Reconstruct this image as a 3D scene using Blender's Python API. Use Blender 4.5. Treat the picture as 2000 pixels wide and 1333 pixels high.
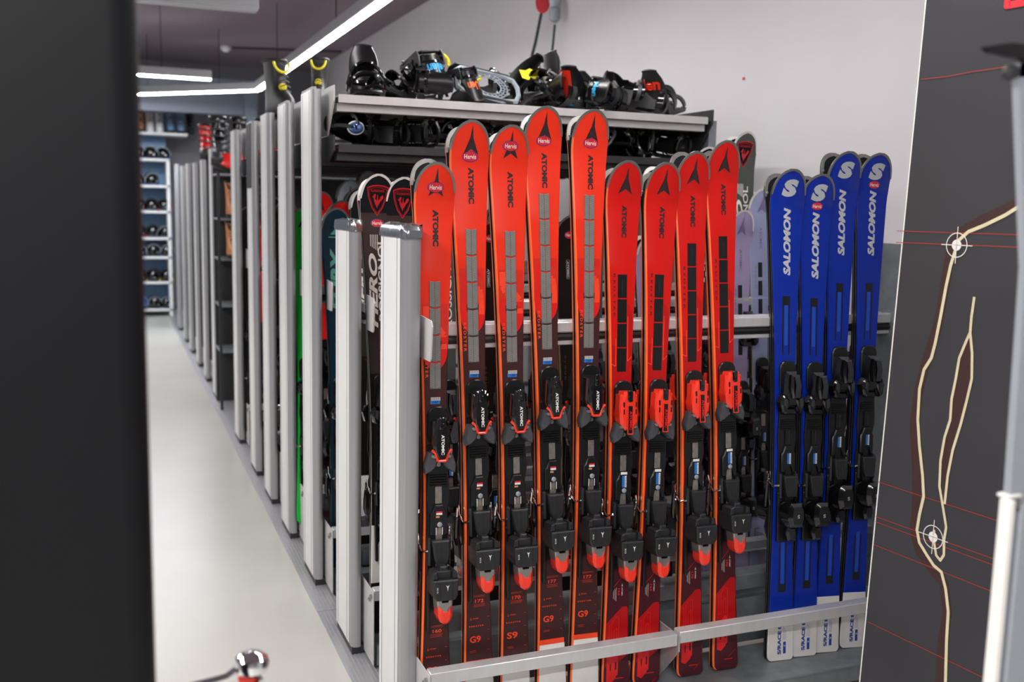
import bpy, bmesh, math, random
from mathutils import Matrix, Vector, Euler
random.seed(7)
for o in list(bpy.data.objects): bpy.data.objects.remove(o, do_unlink=True)
SC = bpy.context.scene
COL = SC.collection
PI = math.pi
R = math.radians

# ---------------------------------------------------------------- camera, light, exposure
cam_d = bpy.data.cameras.new('camera'); cam = bpy.data.objects.new('camera', cam_d); COL.objects.link(cam)
cam_d.lens = 35.0; cam_d.sensor_width = 36.0; cam_d.clip_start = 0.05; cam_d.clip_end = 60
mm = Matrix(((0.92787788, 0.03005691, -0.3716708), (-0.37223512, 0.13344724, -0.91849488), (0.02199132, 0.99060003, 0.13501098))).to_4x4()
# columns = camera x, y, z axes in the room
cam.matrix_world = Matrix.Translation((0, 0, 1.6)) @ mm
cam_d.dof.use_dof = True; cam_d.dof.focus_distance = 2.95; cam_d.dof.aperture_fstop = 2.8
SC.camera = cam
SC.view_settings.view_transform = 'Standard'
SC.view_settings.look = 'None'
SC.view_settings.gamma = 1.0
SC.view_settings.use_curve_mapping = False
SC.view_settings.exposure = 0.22
W = bpy.data.worlds.new('room_air'); SC.world = W; W.use_nodes = True
W.node_tree.nodes['Background'].inputs[0].default_value = (0.62, 0.66, 0.72, 1)
W.node_tree.nodes['Background'].inputs[1].default_value = 0.1

def area_light(name, loc, size_x, size_y, power, col, rot=(0, 0, 0)):
    d = bpy.data.lights.new(name, 'AREA'); d.shape = 'RECTANGLE'; d.size = size_x; d.size_y = size_y
    d.energy = power; d.color = col
    o = bpy.data.objects.new(name, d); COL.objects.link(o); o.location = loc; o.rotation_euler = rot
    return o
# ceiling strip lamps of the shop that hang outside the frame (they shine downwards)
area_light('ceiling_lamp_light', (-1.0, 1.2, 2.86), 0.12, 5.0, 140, (1, .985, .97))
area_light('ceiling_lamp_light', (-1.6, 8.0, 2.86), 0.12, 6.0, 110, (1, .98, .97))
area_light('ceiling_lamp_light', (-0.6, -0.9, 2.86), 2.4, 0.12, 84, (1, .985, .975), (R(14), 0, 0))
area_light('ceiling_lamp_light', (0.5, 12.3, 2.80), 1.6, 0.3, 60, (.82, .9, 1))

# ---------------------------------------------------------------- materials
def lin(c):
    if isinstance(c, str):
        c = [int(c[i:i + 2], 16) / 255 for i in (0, 2, 4)]
    return tuple((x / 12.92 if x <= .04045 else ((x + .055) / 1.055) ** 2.4) for x in c) + (1,)
MC = {}
def M(name, col='808080', rough=.5, metal=0, var=.06, scale=30, bump=0, emis=0, coat=0, emcol=None, stretch=None):
    if name in MC: return MC[name]
    m = bpy.data.materials.new(name); m.use_nodes = True; nt = m.node_tree; N = nt.nodes; L = nt.links
    b = N['Principled BSDF']; c = lin(col)
    b.inputs['Roughness'].default_value = rough; b.inputs['Metallic'].default_value = metal
    tc = N.new('ShaderNodeTexCoord'); no = N.new('ShaderNodeTexNoise'); no.inputs['Scale'].default_value = scale
    no.inputs['Detail'].default_value = 4
    src = tc.outputs['Object']
    if stretch:
        mp = N.new('ShaderNodeMapping'); mp.inputs['Scale'].default_value = stretch; L.new(src, mp.inputs[0]); src = mp.outputs[0]
    L.new(src, no.inputs['Vector'])
    rp = N.new('ShaderNodeValToRGB')
    rp.color_ramp.elements[0].position = .3; rp.color_ramp.elements[1].position = .7
    rp.color_ramp.elements[0].color = tuple(x * (1 - var) for x in c[:3]) + (1,)
    rp.color_ramp.elements[1].color = tuple(min(1, x * (1 + var)) for x in c[:3]) + (1,)
    L.new(no.outputs['Fac'], rp.inputs[0]); L.new(rp.outputs[0], b.inputs['Base Color'])
    if coat: b.inputs['Coat Weight'].default_value = coat; b.inputs['Coat Roughness'].default_value = .12
    if bump:
        bp = N.new('ShaderNodeBump'); bp.inputs['Strength'].default_value = bump; bp.inputs['Distance'].default_value = .002
        L.new(no.outputs['Fac'], bp.inputs['Height']); L.new(bp.outputs[0], b.inputs['Normal'])
    if emis:
        b.inputs['Emission Color'].default_value = lin(emcol or col); b.inputs['Emission Strength'].default_value = emis
    MC[name] = m; return m
M('alu', 'd2d2d3', .36, .45, .04, 60, stretch=(1, 1, .05)); M('post_grey', 'a9a9ac', .36, .55, .03, 60, stretch=(1, 1, .05)); M('alu_white', 'e9e9e8', .35, .0, .02, 8)
M('alu_side', 'b9b9bc', .42, .55, .04, 40); M('galv', '8f9599', .45, .6, .15, 18); M('shelf_grey', 'cbc7c7', .5, .1, .04, 20)
M('dark_steel', '3a3a3c', .5, .4, .1, 20); M('tape', 'a3a4a8', .22, .85, .12, 25, bump=.8)
M('rubber', '131315', .45, 0, .1, 60); M('black', '0e0e10', .33, 0, .15, 80); M('black_gloss', '0b0b0d', .12, 0, .1, 40, coat=.5)
M('black_matt', '202023', .48, 0, .2, 90, bump=.3); M('base_black', '101216', .65, 0, .25, 300); MC['base_black'].node_tree.nodes['Principled BSDF'].inputs['Specular IOR Level'].default_value = .15; M('wing_grey', '45464a', .42, 0, .15, 60, bump=.2); M('charcoal', '2a2b2e', .45, 0, .1, 60)
M('silver', 'a3a29f', .38, .85, .06, 50); M('chrome', 'e6e6e8', .07, 1, .01, 5); M('track', 'a0988f', .35, .8, .2, 70)
M('red_tip', 'e4260f', .34, 0, .03, 12, coat=.25); M('red_orange', 'ea321a', .36, 0, .03, 14, coat=.2)
M('sport_red', 'cc140e', .34, 0, .03, 12, coat=.25); M('red_deep', 'b50e10', .36, 0, .04, 20, coat=.2); M('maroon', '3f1f20', .42, 0, .12, 160, coat=.15)
M('wine', '46131f', .38, 0, .1, 160, coat=.2); M('red_bright', 'f23f1e', .4); M('red_mid', 'cf2412', .4); M('red_strong', 'd8140e', .36); M('ink_dark', '2a1a1f', .45); M('ink_orange', 'f4461f', .4); M('ink_red', 'e0161b', .4)
M('side_orange', 'ff6a2a', .35, 0, .03, 30); M('lever_red', 'f0331c', .3, 0, .05, 60, coat=.4)
M('ink_white', 'e6e4df', .45, 0, .03); M('ink_silver', 'b9bcc0', .42, 0, .03); M('white_base', 'dedbd6', .4, 0, .03, 30)
M('blue', '052a98', .3, 0, .06, 40, coat=.3); M('blue_bright', '1248b4', .35, 0, .05, 40); M('blue_ink', '1b3c9e', .4)
M('sticker_blue', '1c6fc4', .45); M('sticker_red', 'cf2030', .4); M('sticker_ring', '3a2f86', .4); M('cream', 'd9cda9', .5)
M('lilac', 'a89bc0', .36, 0, .05, 12, coat=.2); M('lilac_grey', '9aa0c4', .36, 0, .05, 12); M('lilac_ink', '7d74a0', .4)
M('ross_dark', '2b2522', .4, 0, .15, 120, coat=.2); M('ross_grey', '464c47', .4, 0, .08, 60); M('ross_red', 'c31b24', .4)
M('teal_dark', '0d2a3a', .35, 0, .08, 40, coat=.3); M('teal', '4f9d8c', .4); M('green', '10b83c', .35, 0, .05, 30, coat=.3)
M('ski_black', '15130f', .3, 0, .2, 60, coat=.3); M('gold', '8d7a3c', .4, .3); M('wood', 'c8b48c', .5, 0, .1, 40)
M('yellow', 'efe02a', .45, 0, .05, 40); M('cyan', '2f9fd8', .4, 0, .05); M('orange', 'e0672a', .45, 0, .08, 30)
M('slate', '9aa3ab', .35, .2, .1, 50); M('boot_blue', '6f93b8', .5); M('boot_white', 'e6e6e6', .5); M('tan', 'c98b58', .6)
M('rust', 'c07b48', .5, 0, .1, 20); M('led', 'ffffff', .5, 0, 0, emis=46, emcol='fffcfa'); M('lamp_case', 'b9bcc0', .4, .1, .02)
M('boot_red', 'e3201b', .25, 0, .04, 20, coat=.4); M('mirror_lens', '6d8fd0', .1, .6, .3, 20)

# ---------------------------------------------------------------- mesh helpers
class MB:
    def __init__(s): s.v = []; s.f = []; s.m = []
    def add(s, vs, fs, m=0):
        k = len(s.v); s.v += [tuple(v) for v in vs]
        for i, f in enumerate(fs):
            s.f.append([a + k for a in f]); s.m.append(m[i] if isinstance(m, list) else m)
    def box(s, c, d, m=0, rot=None):
        vs = [Vector((x * d[0] / 2, y * d[1] / 2, z * d[2] / 2)) for x in (-1, 1) for y in (-1, 1) for z in (-1, 1)]
        if rot is not None: vs = [Euler(rot).to_matrix() @ v for v in vs]
        s.add([v + Vector(c) for v in vs], [(0, 1, 3, 2), (4, 6, 7, 5), (0, 4, 5, 1), (2, 3, 7, 6), (0, 2, 6, 4), (1, 5, 7, 3)], m)
    def bbox(s, c, d, b=.003, m=0):   # bevelled box
        hx, hy, hz = d[0] / 2, d[1] / 2, d[2] / 2; b = min(b, hx * .9, hy * .9, hz * .9)
        pts = [(-hx + b, -hy), (hx - b, -hy), (hx, -hy + b), (hx, hy - b), (hx - b, hy), (-hx + b, hy), (-hx, hy - b), (-hx, -hy + b)]
        rings = []
        for z, k in ((-hz, b), (-hz + b, 0), (hz - b, 0), (hz, b)):
            rings.append([(c[0] + x * (hx - k) / hx, c[1] + y * (hy - k) / hy, c[2] + z) for x, y in pts])
        s.loft(rings, m, True)
    def loft(s, rings, m=0, cap=True, closed=True):
        n = len(rings[0]); vs = [p for r in rings for p in r]; fs = []
        for i in range(len(rings) - 1):
            for j in range(n if closed else n - 1):
                a = i * n + j; b = i * n + (j + 1) % n
                fs.append((a, b, b + n, a + n))
        if cap and closed: fs.append(tuple(range(n))[::-1]); fs.append(tuple(range((len(rings) - 1) * n, len(rings) * n)))
        s.add(vs, fs, m)
    def prism(s, pts, y0, y1, m=0, ch=0.0):   # (x, z) outline pushed along y
        n = len(pts); cx = sum(p[0] for p in pts) / n; cz = sum(p[1] for p in pts) / n
        hx = max(abs(p[0] - cx) for p in pts); hz = max(abs(p[1] - cz) for p in pts)
        rings = [[(p[0], y0, p[1]) for p in pts]]
        if ch:
            sg = 1 if y1 > y0 else -1
            rings.append([(p[0], y1 - sg * ch, p[1]) for p in pts])
            kx = max(.1, (hx - ch) / hx); kz = max(.1, (hz - ch) / hz)
            rings.append([(cx + (p[0] - cx) * kx, y1, cz + (p[1] - cz) * kz) for p in pts])
        else: rings.append([(p[0], y1, p[1]) for p in pts])
        s.loft(rings, m)
    def xprism(s, pts, x0, x1, m=0):           # (y, z) outline pushed along x
        s.loft([[(x0, p[0], p[1]) for p in pts], [(x1, p[0], p[1]) for p in pts]], m)
    def zprism(s, pts, z0, z1, m=0):
        s.loft([[(p[0], p[1], z0) for p in pts], [(p[0], p[1], z1) for p in pts]], m)
    def tube(s, path, r, m=0, n=8, closed=False, ry=None):
        P = [Vector(p) for p in path]; k = len(P); rings = []
        for i, p in enumerate(P):
            t = (P[(i + 1) % k] - P[i - 1]) if closed else (P[min(i + 1, k - 1)] - P[max(i - 1, 0)])
            t.normalize(); u = t.cross(Vector((0, 0, 1)))
            if u.length < .2: u = t.cross(Vector((0, 1, 0)))
            u.normalize(); w = u.cross(t).normalized(); rr = r[i] if isinstance(r, list) else r
            rings.append([p + u * math.cos(a) * rr + w * math.sin(a) * (ry or rr) for a in [2 * PI * j / n for j in range(n)]])
        if closed: rings.append(rings[0])
        s.loft(rings, m, not closed)
    def lathe(s, prof, c=(0, 0, 0), n=16, m=0, axis='z', sx=1, sy=1):
        rings = []
        for r, h in prof:
            ring = []
            for j in range(n):
                a = 2 * PI * j / n; x, y = r * math.cos(a) * sx, r * math.sin(a) * sy
                q = (x, y, h) if axis == 'z' else ((x, h, y) if axis == 'y' else (h, x, y))
                ring.append((c[0] + q[0], c[1] + q[1], c[2] + q[2]))
            rings.append(ring)
        s.loft(rings, m)
    def strip(s, path, wdir, w, t, m=0):       # flat band: centre path, width direction(s)
        P = [Vector(p) for p in path]; k = len(P); rings = []
        for i, p in enumerate(P):
            tt = (P[min(i + 1, k - 1)] - P[max(i - 1, 0)]).normalized()
            wd = Vector(wdir[i] if isinstance(wdir, list) else wdir).normalized(); nn = tt.cross(wd).normalized()
            ww = w[i] if isinstance(w, list) else w
            rings.append([p - wd * ww / 2 - nn * t / 2, p + wd * ww / 2 - nn * t / 2, p + wd * ww / 2 + nn * t / 2, p - wd * ww / 2 + nn * t / 2])
        s.loft(rings, m)
    def xf(s, mat, start=0):
        for i in range(start, len(s.v)): s.v[i] = tuple(mat @ Vector(s.v[i]))
    def mesh(s, name, mats, smooth=True, ang=35):
        me = bpy.data.meshes.new(name); me.from_pydata(s.v, [], s.f)
        for m in mats: me.materials.append(MC[m])
        me.polygons.foreach_set('material_index', s.m)
        if smooth:
            me.polygons.foreach_set('use_smooth', [True] * len(s.f)); me.set_sharp_from_angle(angle=R(ang))
        me.update(); return me
    def build(s, name, mats, parent=None, loc=(0, 0, 0), rot=(0, 0, 0), smooth=True, **k):
        o = bpy.data.objects.new(name, s.mesh(name, mats, smooth)); COL.objects.link(o)
        o.location = loc; o.rotation_euler = rot
        if parent: o.parent = parent
        for a, b in k.items(): o[a] = b
        return o
def thing(name, label, cat, loc=(0, 0, 0), rot=(0, 0, 0), group=None, scale=1):
    o = bpy.data.objects.new(name, None); COL.objects.link(o); o.location = loc; o.rotation_euler = rot
    o.scale = (scale,) * 3; o.empty_display_size = .05
    o['label'] = label; o['category'] = cat
    if group: o['group'] = group
    return o
class Node:      # a part kept once, linked into each copy
    def __init__(s, name, mesh, loc=(0, 0, 0), rot=(0, 0, 0), label=None): s.name, s.mesh, s.loc, s.rot, s.label, s.sub = name, mesh, loc, rot, label, []
    def put(s, parent, dz=0, dx=0):
        o = bpy.data.objects.new(s.name, s.mesh); COL.objects.link(o); o.parent = parent
        o.location = (s.loc[0] + dx, s.loc[1], s.loc[2] + dz); o.rotation_euler = s.rot
        if s.label: o['label'] = s.label
        if s.name in ('printed_graphics', 'printed_mark', 'lettering', 'laces', 'vent_slots'): o['kind'] = 'stuff'
        for c in s.sub: c.put(o)
        return o

# lettering: letter outlines as flat polygons, cached and scaled to a unit box
TX = {}
def glyphs(txt, bold=0.0, shear=0.0, space=1.0):
    k = (txt, bold, shear, space)
    if k not in TX:
        cu = bpy.data.curves.new('lettering', 'FONT'); cu.body = txt; cu.offset = bold; cu.shear = shear; cu.space_character = space
        cu.resolution_u = 3; cu.fill_mode = 'FRONT'
        ob = bpy.data.objects.new('lettering', cu); COL.objects.link(ob)
        bpy.context.view_layer.update()
        me = bpy.data.meshes.new_from_object(ob.evaluated_get(bpy.context.evaluated_depsgraph_get()))
        vs = [(v.co.x, v.co.y) for v in me.vertices]; fs = [tuple(p.vertices) for p in me.polygons]
        x0 = min(v[0] for v in vs); x1 = max(v[0] for v in vs); y0 = min(v[1] for v in vs); y1 = max(v[1] for v in vs)
        TX[k] = ([((x - x0) / (x1 - x0) - .5, (y - y0) / (y1 - y0) - .5) for x, y in vs], fs)
        bpy.data.objects.remove(ob); bpy.data.meshes.remove(me); bpy.data.curves.remove(cu)
    return TX[k]
class Decal(MB):     # flat print on a ski: (x, z) shapes laid on the top sheet
    def __init__(s, surf): super().__init__(); s.surf = surf
    def P(s, x, z, k): return (x, s.surf(z) - .0005 - .00035 * k, z)
    def lay(s, vs, fs, m, k):
        L = getattr(s.surf, 'L', 0); zs = [v[1] for v in vs]
        if L and max(zs) > L - .17:
            n = [L - .17 + .0085 * i for i in range(20)]; vs, fs = slice_flat(vs, fs, [q for q in n if min(zs) < q < max(zs)])
        s.add([s.P(x, z, k) for x, z in vs], fs, m)
    def poly(s, pts, m, k=0): s.lay(pts, [tuple(range(len(pts)))], m, k)
    def rect(s, x0, x1, z0, z1, m, k=0): s.poly([(x0, z0), (x1, z0), (x1, z1), (x0, z1)], m, k)
    def line(s, pts, w, m, k=0):
        for (a, b), (c, d) in zip(pts[:-1], pts[1:]):
            l = math.hypot(c - a, d - b) or 1; nx, nz = -(d - b) / l * w / 2, (c - a) / l * w / 2
            s.poly([(a + nx, b + nz), (c + nx, d + nz), (c - nx, d - nz), (a - nx, b - nz)], m, k)
    def oval(s, x, z, a, b, m, k=0, n=20): s.poly([(x + a * math.cos(2 * PI * i / n), z + b * math.sin(2 * PI * i / n)) for i in range(n)], m, k)
    def text(s, txt, x, z, ln, h, m, k=1, d='h', **kw):   # ln = length along the reading direction, h = letter height
        vs, fs = glyphs(txt, **kw); out = []
        for u, v in vs:
            u *= ln; v *= h
            dx, dz = {'h': (u, v), 'down': (v, -u), 'up': (-v, u), 'flip': (-u, -v)}[d]
            out.append((x + dx, z + dz))
        s.lay(out, fs, m, k)
def hervis(surf, x, z, sc=1.0):
    D = Decal(surf); D.oval(x, z, .0215 * sc, .0135 * sc, 0, 1); D.oval(x, z, .0198 * sc, .0118 * sc, 1, 2)
    D.text('Hervis', x, z, .031 * sc, .0115 * sc, 2, 3, bold=.01)
    return D.mesh('shop_sticker', ['sticker_ring', 'sticker_red', 'ink_white'], False)

# ---------------------------------------------------------------- skis
def ski_width(z, L, tip, waist, tail):
    zt, zw, zs = .05, L * .44, L - .115
    if z < .012: return tail * (.80 + .2 * math.sqrt(max(0, z / .012)))
    if z < zw: u = max(0, (zw - z) / (zw - zt)); w = waist + (tail - waist) * min(1, u) ** 1.8
    elif z < zs: u = (z - zw) / (zs - zw); w = waist + (tip - waist) * (u ** 1.9)
    else: w = tip
    if z > L - .085:
        u = (z - (L - .085)) / .085; w *= max(.03, (1 - min(1, u) ** 2.15)) ** .5
    return w
def curl(z, L, h=.045): return h * (max(0, z - (L - .17)) / .17) ** 2 + .004 * (max(0, .04 - z) / .04) ** 2
def thick(z, L): return .005 + .0115 * max(0, math.sin(PI * min(1, max(0, (z + .12) / (L + .1))))) ** .8
def ski_surf(L):
    f = lambda z: -(curl(z, L) + thick(z, L))
    f.L = L; return f
def slice_flat(vs, fs, zs):      # cut flat (x, z) shapes along z so that they follow the curved tip
    bm = bmesh.new(); V = [bm.verts.new((x, 0, z)) for x, z in vs]
    for f in fs:
        try: bm.faces.new([V[i] for i in f])
        except ValueError: pass
    bmesh.ops.triangulate(bm, faces=bm.faces[:])
    for z in zs: bmesh.ops.bisect_plane(bm, geom=bm.verts[:] + bm.edges[:] + bm.faces[:], plane_co=(0, 0, z), plane_no=(0, 0, 1))
    bm.verts.index_update(); r = [(v.co.x, v.co.z) for v in bm.verts], [tuple(v.index for v in f.verts) for f in bm.faces]
    bm.free(); return r
def ski_body(L, tip, waist, tail, cols, side='side_orange', stripe=False):
    # cols: [(z_from_tip_end, material)...] from the tip downwards
    zs = [0, .004, .012, .03, .06]
    z = .1
    while z < L - .15: zs.append(z); z += .05
    zs += [c[0] for c in cols[1:]]
    zs += [L - .14, L - .115, L - .10, L - .085, L - .075, L - .065, L - .055, L - .045, L - .036, L - .027, L - .019, L - .012, L - .006, L - .002, L]
    zs = sorted(set(round(q, 4) for q in zs)); mats = ['base_black', 'silver', side, 'black'] + [c[1] for c in cols]
    rings = []
    for z in zs:
        w = ski_width(z, L, tip, waist, tail) / 2; c = curl(z, L); t = thick(z, L)
        b = min(.003, w * .4); b0 = min(.0045, w * .4) if stripe else b
        rings.append([(-w, -c, z), (w, -c, z), (w, -c - .0022, z), (w, -c - t * .72, z), (w - b, -c - t, z), (-w + b0, -c - t, z), (-w, -c - t * .72, z), (-w, -c - .0022, z)])
    B = MB(); n = 8; vs = [p for r in rings for p in r]; fs = []; ms = []
    for i in range(len(rings) - 1):
        zc = (zs[i] + zs[i + 1]) / 2; tm = 4
        for q in range(1, len(cols)):
            if zc < cols[q][0]: tm = 4 + q
        for j in range(8):
            a = i * n + j; b2 = i * n + (j + 1) % n
            fs.append((a, b2, b2 + n, a + n)); ms.append({0: 0, 1: 1, 7: 1, 2: 2, 6: 2, 5: 2 if stripe else tm}.get(j, tm))
    fs.append(tuple(range(n))[::-1]); ms.append(2); fs.append(tuple(range((len(rings) - 1) * n, len(rings) * n))); ms.append(1)
    B.add(vs, fs, ms)
    return B.mesh('ski_body', mats, True, )
M('tip_metal', '8b8a87', .45, .8, .06, 50)
def tip_guard(L, tip, waist, tail, mats=('tip_metal', 'silver'), depth=.082, full=True):
    B = MB(); zz = [L - depth * (1 - u) for u in [0, .15, .3, .42, .54, .65, .75, .83, .9, .95, .98, .995, 1]]
    for face in (0, 1):
        out = []; inn = []
        for sg in (-1, 1):
            seq = zz if sg < 0 else zz[::-1][1:]
            for z in seq:
                w = ski_width(z, L, tip, waist, tail) / 2; c = curl(z, L); t = thick(z, L)
                u = (z - (L - depth)) / depth
                bw = (.0058 if face == 0 else .0105) * min(1, .55 + u * 2)
                k = max(0, (w - bw)) / max(w, .001); zi = z - bw * max(0, (u - .55) / .45)
                y = (-c - t - .0012) if face == 0 else (-c + .0009)
                out.append((sg * (w + .0008), y, z + .0008 * u)); inn.append((sg * w * min(k, 1), (-curl(zi, L) - thick(zi, L) - .0012) if face == 0 else (-curl(zi, L) + .0009), zi))
        n = len(out); th = .0016 if face == 0 else -.0012
        vs = out + inn + [(a, b + th, c) for a, b, c in out] + [(a, b + th, c) for a, b, c in inn]
        fs = []
        for i in range(n - 1):
            fs += [(i, i + 1, n + i + 1, n + i), (i, 2 * n + i, 2 * n + i + 1, i + 1), (n + i, n + i + 1, 3 * n + i + 1, 3 * n + i)]
        B.add(vs, fs, 0)
    if full:
        for sg in (-1, 1):
            z = L - .068; w = ski_width(z, L, tip, waist, tail) / 2
            B.lathe([(.0045, 0), (.0045, .0022), (.003, .0032), (.0, .0032)], (sg * (w - .0085), -curl(z, L), z), 8, 1, 'y')
    return B.mesh('tip_guard', list(mats), True)

# ---- bindings; z = 0 at the upper end of the plate, running downwards; y negative = away from the ski
def rounded(x0, x1, z0, z1, r, n=3):
    p = []
    for cx, cz, a0 in ((x1 - r, z1 - r, 0), (x0 + r, z1 - r, 90), (x0 + r, z0 + r, 180), (x1 - r, z0 + r, 270)):
        for i in range(n + 1): a = R(a0 + 90 * i / n); p.append((cx + r * math.cos(a), cz + r * math.sin(a)))
    return p
EMB = [(0, .034), (.004, .006), (.0055, -.006), (.018, -.030), (.0, -.018), (-.018, -.030), (-.0055, -.006), (-.004, .006)]
def binding(kind):
    Y = -.0165; nodes = []
    blk = 'black'; toe_m = {'race': 'black_gloss', 'sport': 'lever_red', 'blue': 'black_gloss', 'plain': 'black_gloss'}[kind]
    def nd(name, B, mats, label=None): q = Node(name, B.mesh(name, mats), label=label); nodes.append(q); return q
    B = MB()      # interface plate
    B.prism(rounded(-.031, .031, -.115, 0, .026, 5), Y + .002, Y - .008, 0, .003)
    B.prism([(-.031, -.11), (.031, -.11), (.030, -.19), (.034, -.25), (.034, -.27), (.028, -.30), (.030, -.36), (.033, -.38), (.033, -.45), (.026, -.47), (.026, -.52), (-.026, -.60), (-.034, -.60), (-.034, -.47), (-.036, -.45), (-.036, -.38), (-.032, -.36), (-.032, -.30), (-.035, -.27), (-.035, -.25), (-.031, -.19)][::-1], Y + .002, Y - .007, 0, .002)
    B.prism(rounded(-.036, -.026, -.66 if kind != 'blue' else -.61, -.44, .004), Y + .001, Y - .012, 0, .002)
    if kind == 'blue': B.prism(rounded(-.03, .03, -.61, -.50, .012), Y + .002, Y - .010, 0, .002)
    for i in range(5): B.bbox((0, Y - .010, -.200 - i * .0075), (.052, .006, .0045), .001, 0)
    B.prism([(-.006, -.075), (.006, -.075), (.008, -.09), (-.008, -.09)][::-1], Y - .006, Y - .012, 0)
    plate = nd('binding_plate', B, [blk])
    # toe piece
    B = MB()
    if kind == 'blue' or kind == 'plain':
        B.prism([(-.020, -.035), (.020, -.035), (.027, -.075), (.030, -.13), (.022, -.155), (-.022, -.155), (-.030, -.13), (-.027, -.075)][::-1], Y - .006, Y - .036, 0, .010)
        B.prism([(-.010, -.045), (.020, -.045), (.026, -.09), (.024, -.125), (-.004, -.125), (-.012, -.09)][::-1], Y - .03, Y - .050, 0, .006)
        for sg in (-1, 1):
            B.prism([(sg * .012, -.128), (sg * .034, -.112), (sg * .046, -.135), (sg * .038, -.168), (sg * .026, -.176), (sg * .014, -.152)][::-sg], Y - .008, Y - .042, 0, .006)
        B.bbox((0, Y - .016, -.168), (.05, .02, .022), .004)
        toe = nd('toe_piece', B, ['black_gloss'])
        for sg in (-1, 1):
            G = MB(); G.prism([(sg * .022, -.126), (sg * .034, -.122), (sg * .036, -.148), (sg * .026, -.158)][::-sg], Y - .038, Y - .046, 0, .002)
            toe.sub.append(Node('toe_wing', G.mesh('toe_wing', ['charcoal'])))
        G = MB(); G.strip([(.006, Y - .052, -.05), (.010, Y - .056, -.08), (.008, Y - .053, -.12)], (1, 0, 0), .018, .003); toe.sub.append(Node('toe_cap', G.mesh('toe_cap', ['charcoal'])))
    else:
        q = 1.22 if kind == 'sport' else 1.0
        B.prism([(-.014 * q, -.030), (.016 * q, -.030), (.021 * q, -.060), (.026 * q, -.100), (.024 * q, -.128), (.012, -.150), (-.012, -.150), (-.024 * q, -.128), (-.026 * q, -.100), (-.021 * q, -.060)][::-1], Y - .006, Y - .054, 0, .008)
        B.prism([(-.024 * q, -.040), (-.014, -.040), (-.014, -.115), (-.026 * q, -.105)][::-1], Y - .010, Y - .046, 0, .005)
        B.prism([(.024 * q, -.040), (.014, -.040), (.014, -.115), (.026 * q, -.105)], Y - .010, Y - .046, 0, .005)
        toe = nd('toe_piece', B, [toe_m], 'bright red toe piece' if kind == 'sport' else None)
        G = MB(); G.prism(rounded(-.009, .009, -.062, -.026, .005), Y - .052, Y - .058, 0, .003)
        for q2 in (-.045, -.052): G.bbox((0, Y - .0592, q2), (.012, .003, .003), .001)
        toe.sub.append(Node('indicator_window', G.mesh('indicator_window', ['black_gloss'])))
        G = MB()
        for zq in (-.070, -.092):
            for xq in (-.0165 * q, .0165 * q): G.prism(rounded(xq - .002, xq + .002, zq - .008, zq + .008, .0018), Y - .050, Y - .0546, 0)
        toe.sub.append(Node('vent_slots', G.mesh('vent_slots', ['black'])))
        for sg in (-1, 1):
            G = MB(); G.prism([(sg * .008, -.152), (sg * .022, -.128), (sg * .034, -.128), (sg * .047, -.168), (sg * .043, -.190), (sg * .031, -.186), (sg * .012, -.170)][::-sg], Y - .006, Y - .038, 0, .005)
            toe.sub.append(Node('toe_wing', G.mesh('toe_wing', ['wing_grey'])))
            G = MB(); G.lathe([(.007, 0), (.007, -.005), (.005, -.008), (0, -.008)], (sg * .022, Y - .038, -.140), 12, 0, 'y', 1.1, .85)
            toe.sub.append(Node('wing_pin', G.mesh('wing_pin', ['silver'])))
        G = MB()
        if kind == 'race':
            path = [(-.029, -.120), (-.018, -.130), (-.012, -.152), (.012, -.152), (.018, -.130), (.029, -.120)]
            for a, b in zip(path[:-1], path[1:]): G.tube([(a[0], Y - .048, a[1]), (b[0], Y - .048, b[1])], .0042, 0, 6)
            toe.sub.append(Node('red_trim', G.mesh('red_trim', ['lever_red']), label='bright red trim'))
        else:
            for a, b in (((-.0085, -.075), (-.0085, -.160)), ((-.0085, -.160), (.0085, -.160)), ((.0085, -.160), (.0085, -.075))):
                G.tube([(a[0], Y - .0575, a[1]), (b[0], Y - .0575, b[1])], .0017, 0, 6)
            toe.sub.append(Node('red_trim', G.mesh('red_trim', ['lever_red'])))
            G = MB(); G.prism(rounded(-.008, .008, -.160, -.074, .002), Y - .050, Y - .0575, 0); toe.sub.append(Node('name_plate', G.mesh('name_plate', ['black']), label='black plate with the maker name'))
        D = Decal(lambda z: Y - (.0546 if kind == 'race' else .0582)); D.text('ATOMIC', .001, -.105 if kind == 'race' else -.118, .058, .009, 0, 1, 'down', bold=.04)
        toe.sub.append(Node('lettering', D.mesh('lettering', ['ink_white' if kind == 'race' else 'ink_red'], False), label='ATOMIC lettering'))
        G = MB(); G.lathe([(.0065, 0), (.0065, -.004), (0, -.004)], (0, Y - .008, -.168), 12, 0, 'y'); nodes.append(Node('adjust_screw', G.mesh('adjust_screw', ['silver'])))
    # rails and frame
    B = MB(); B.bbox((0, Y - .010, -.255), (.020, .004, .055), .001)
    for zq in (-.235, -.255, -.275):
        for xq in (-.0075, .0075): B.lathe([(.0012, 0), (.0012, -.0012), (0, -.0012)], (xq, Y - .0118, zq), 6, 1, 'y')
    B.prism(rounded(.001, .004, -.275, -.236, .0014), Y - .0118, Y - .0128, 1)
    nd('metal_track', B, ['track', 'silver'] if kind != 'blue' else ['black', 'charcoal'])
    B = MB(); B.bbox((0, Y - .011, -.405), (.020, .004, .19), .001); nd('metal_track', B, ['track'] if kind != 'blue' else ['black'])
    B = MB(); B.prism([(-.012, -.285), (.012, -.285), (.020, -.305), (.026, -.312), (.026, -.372), (.018, -.376), (.010, -.352), (-.010, -.352), (-.018, -.376), (-.026, -.372), (-.026, -.312), (-.020, -.305)][::-1], Y - .008, Y - .017, 0, .003)
    fr = nd('slider_frame', B, ['black'])
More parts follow.
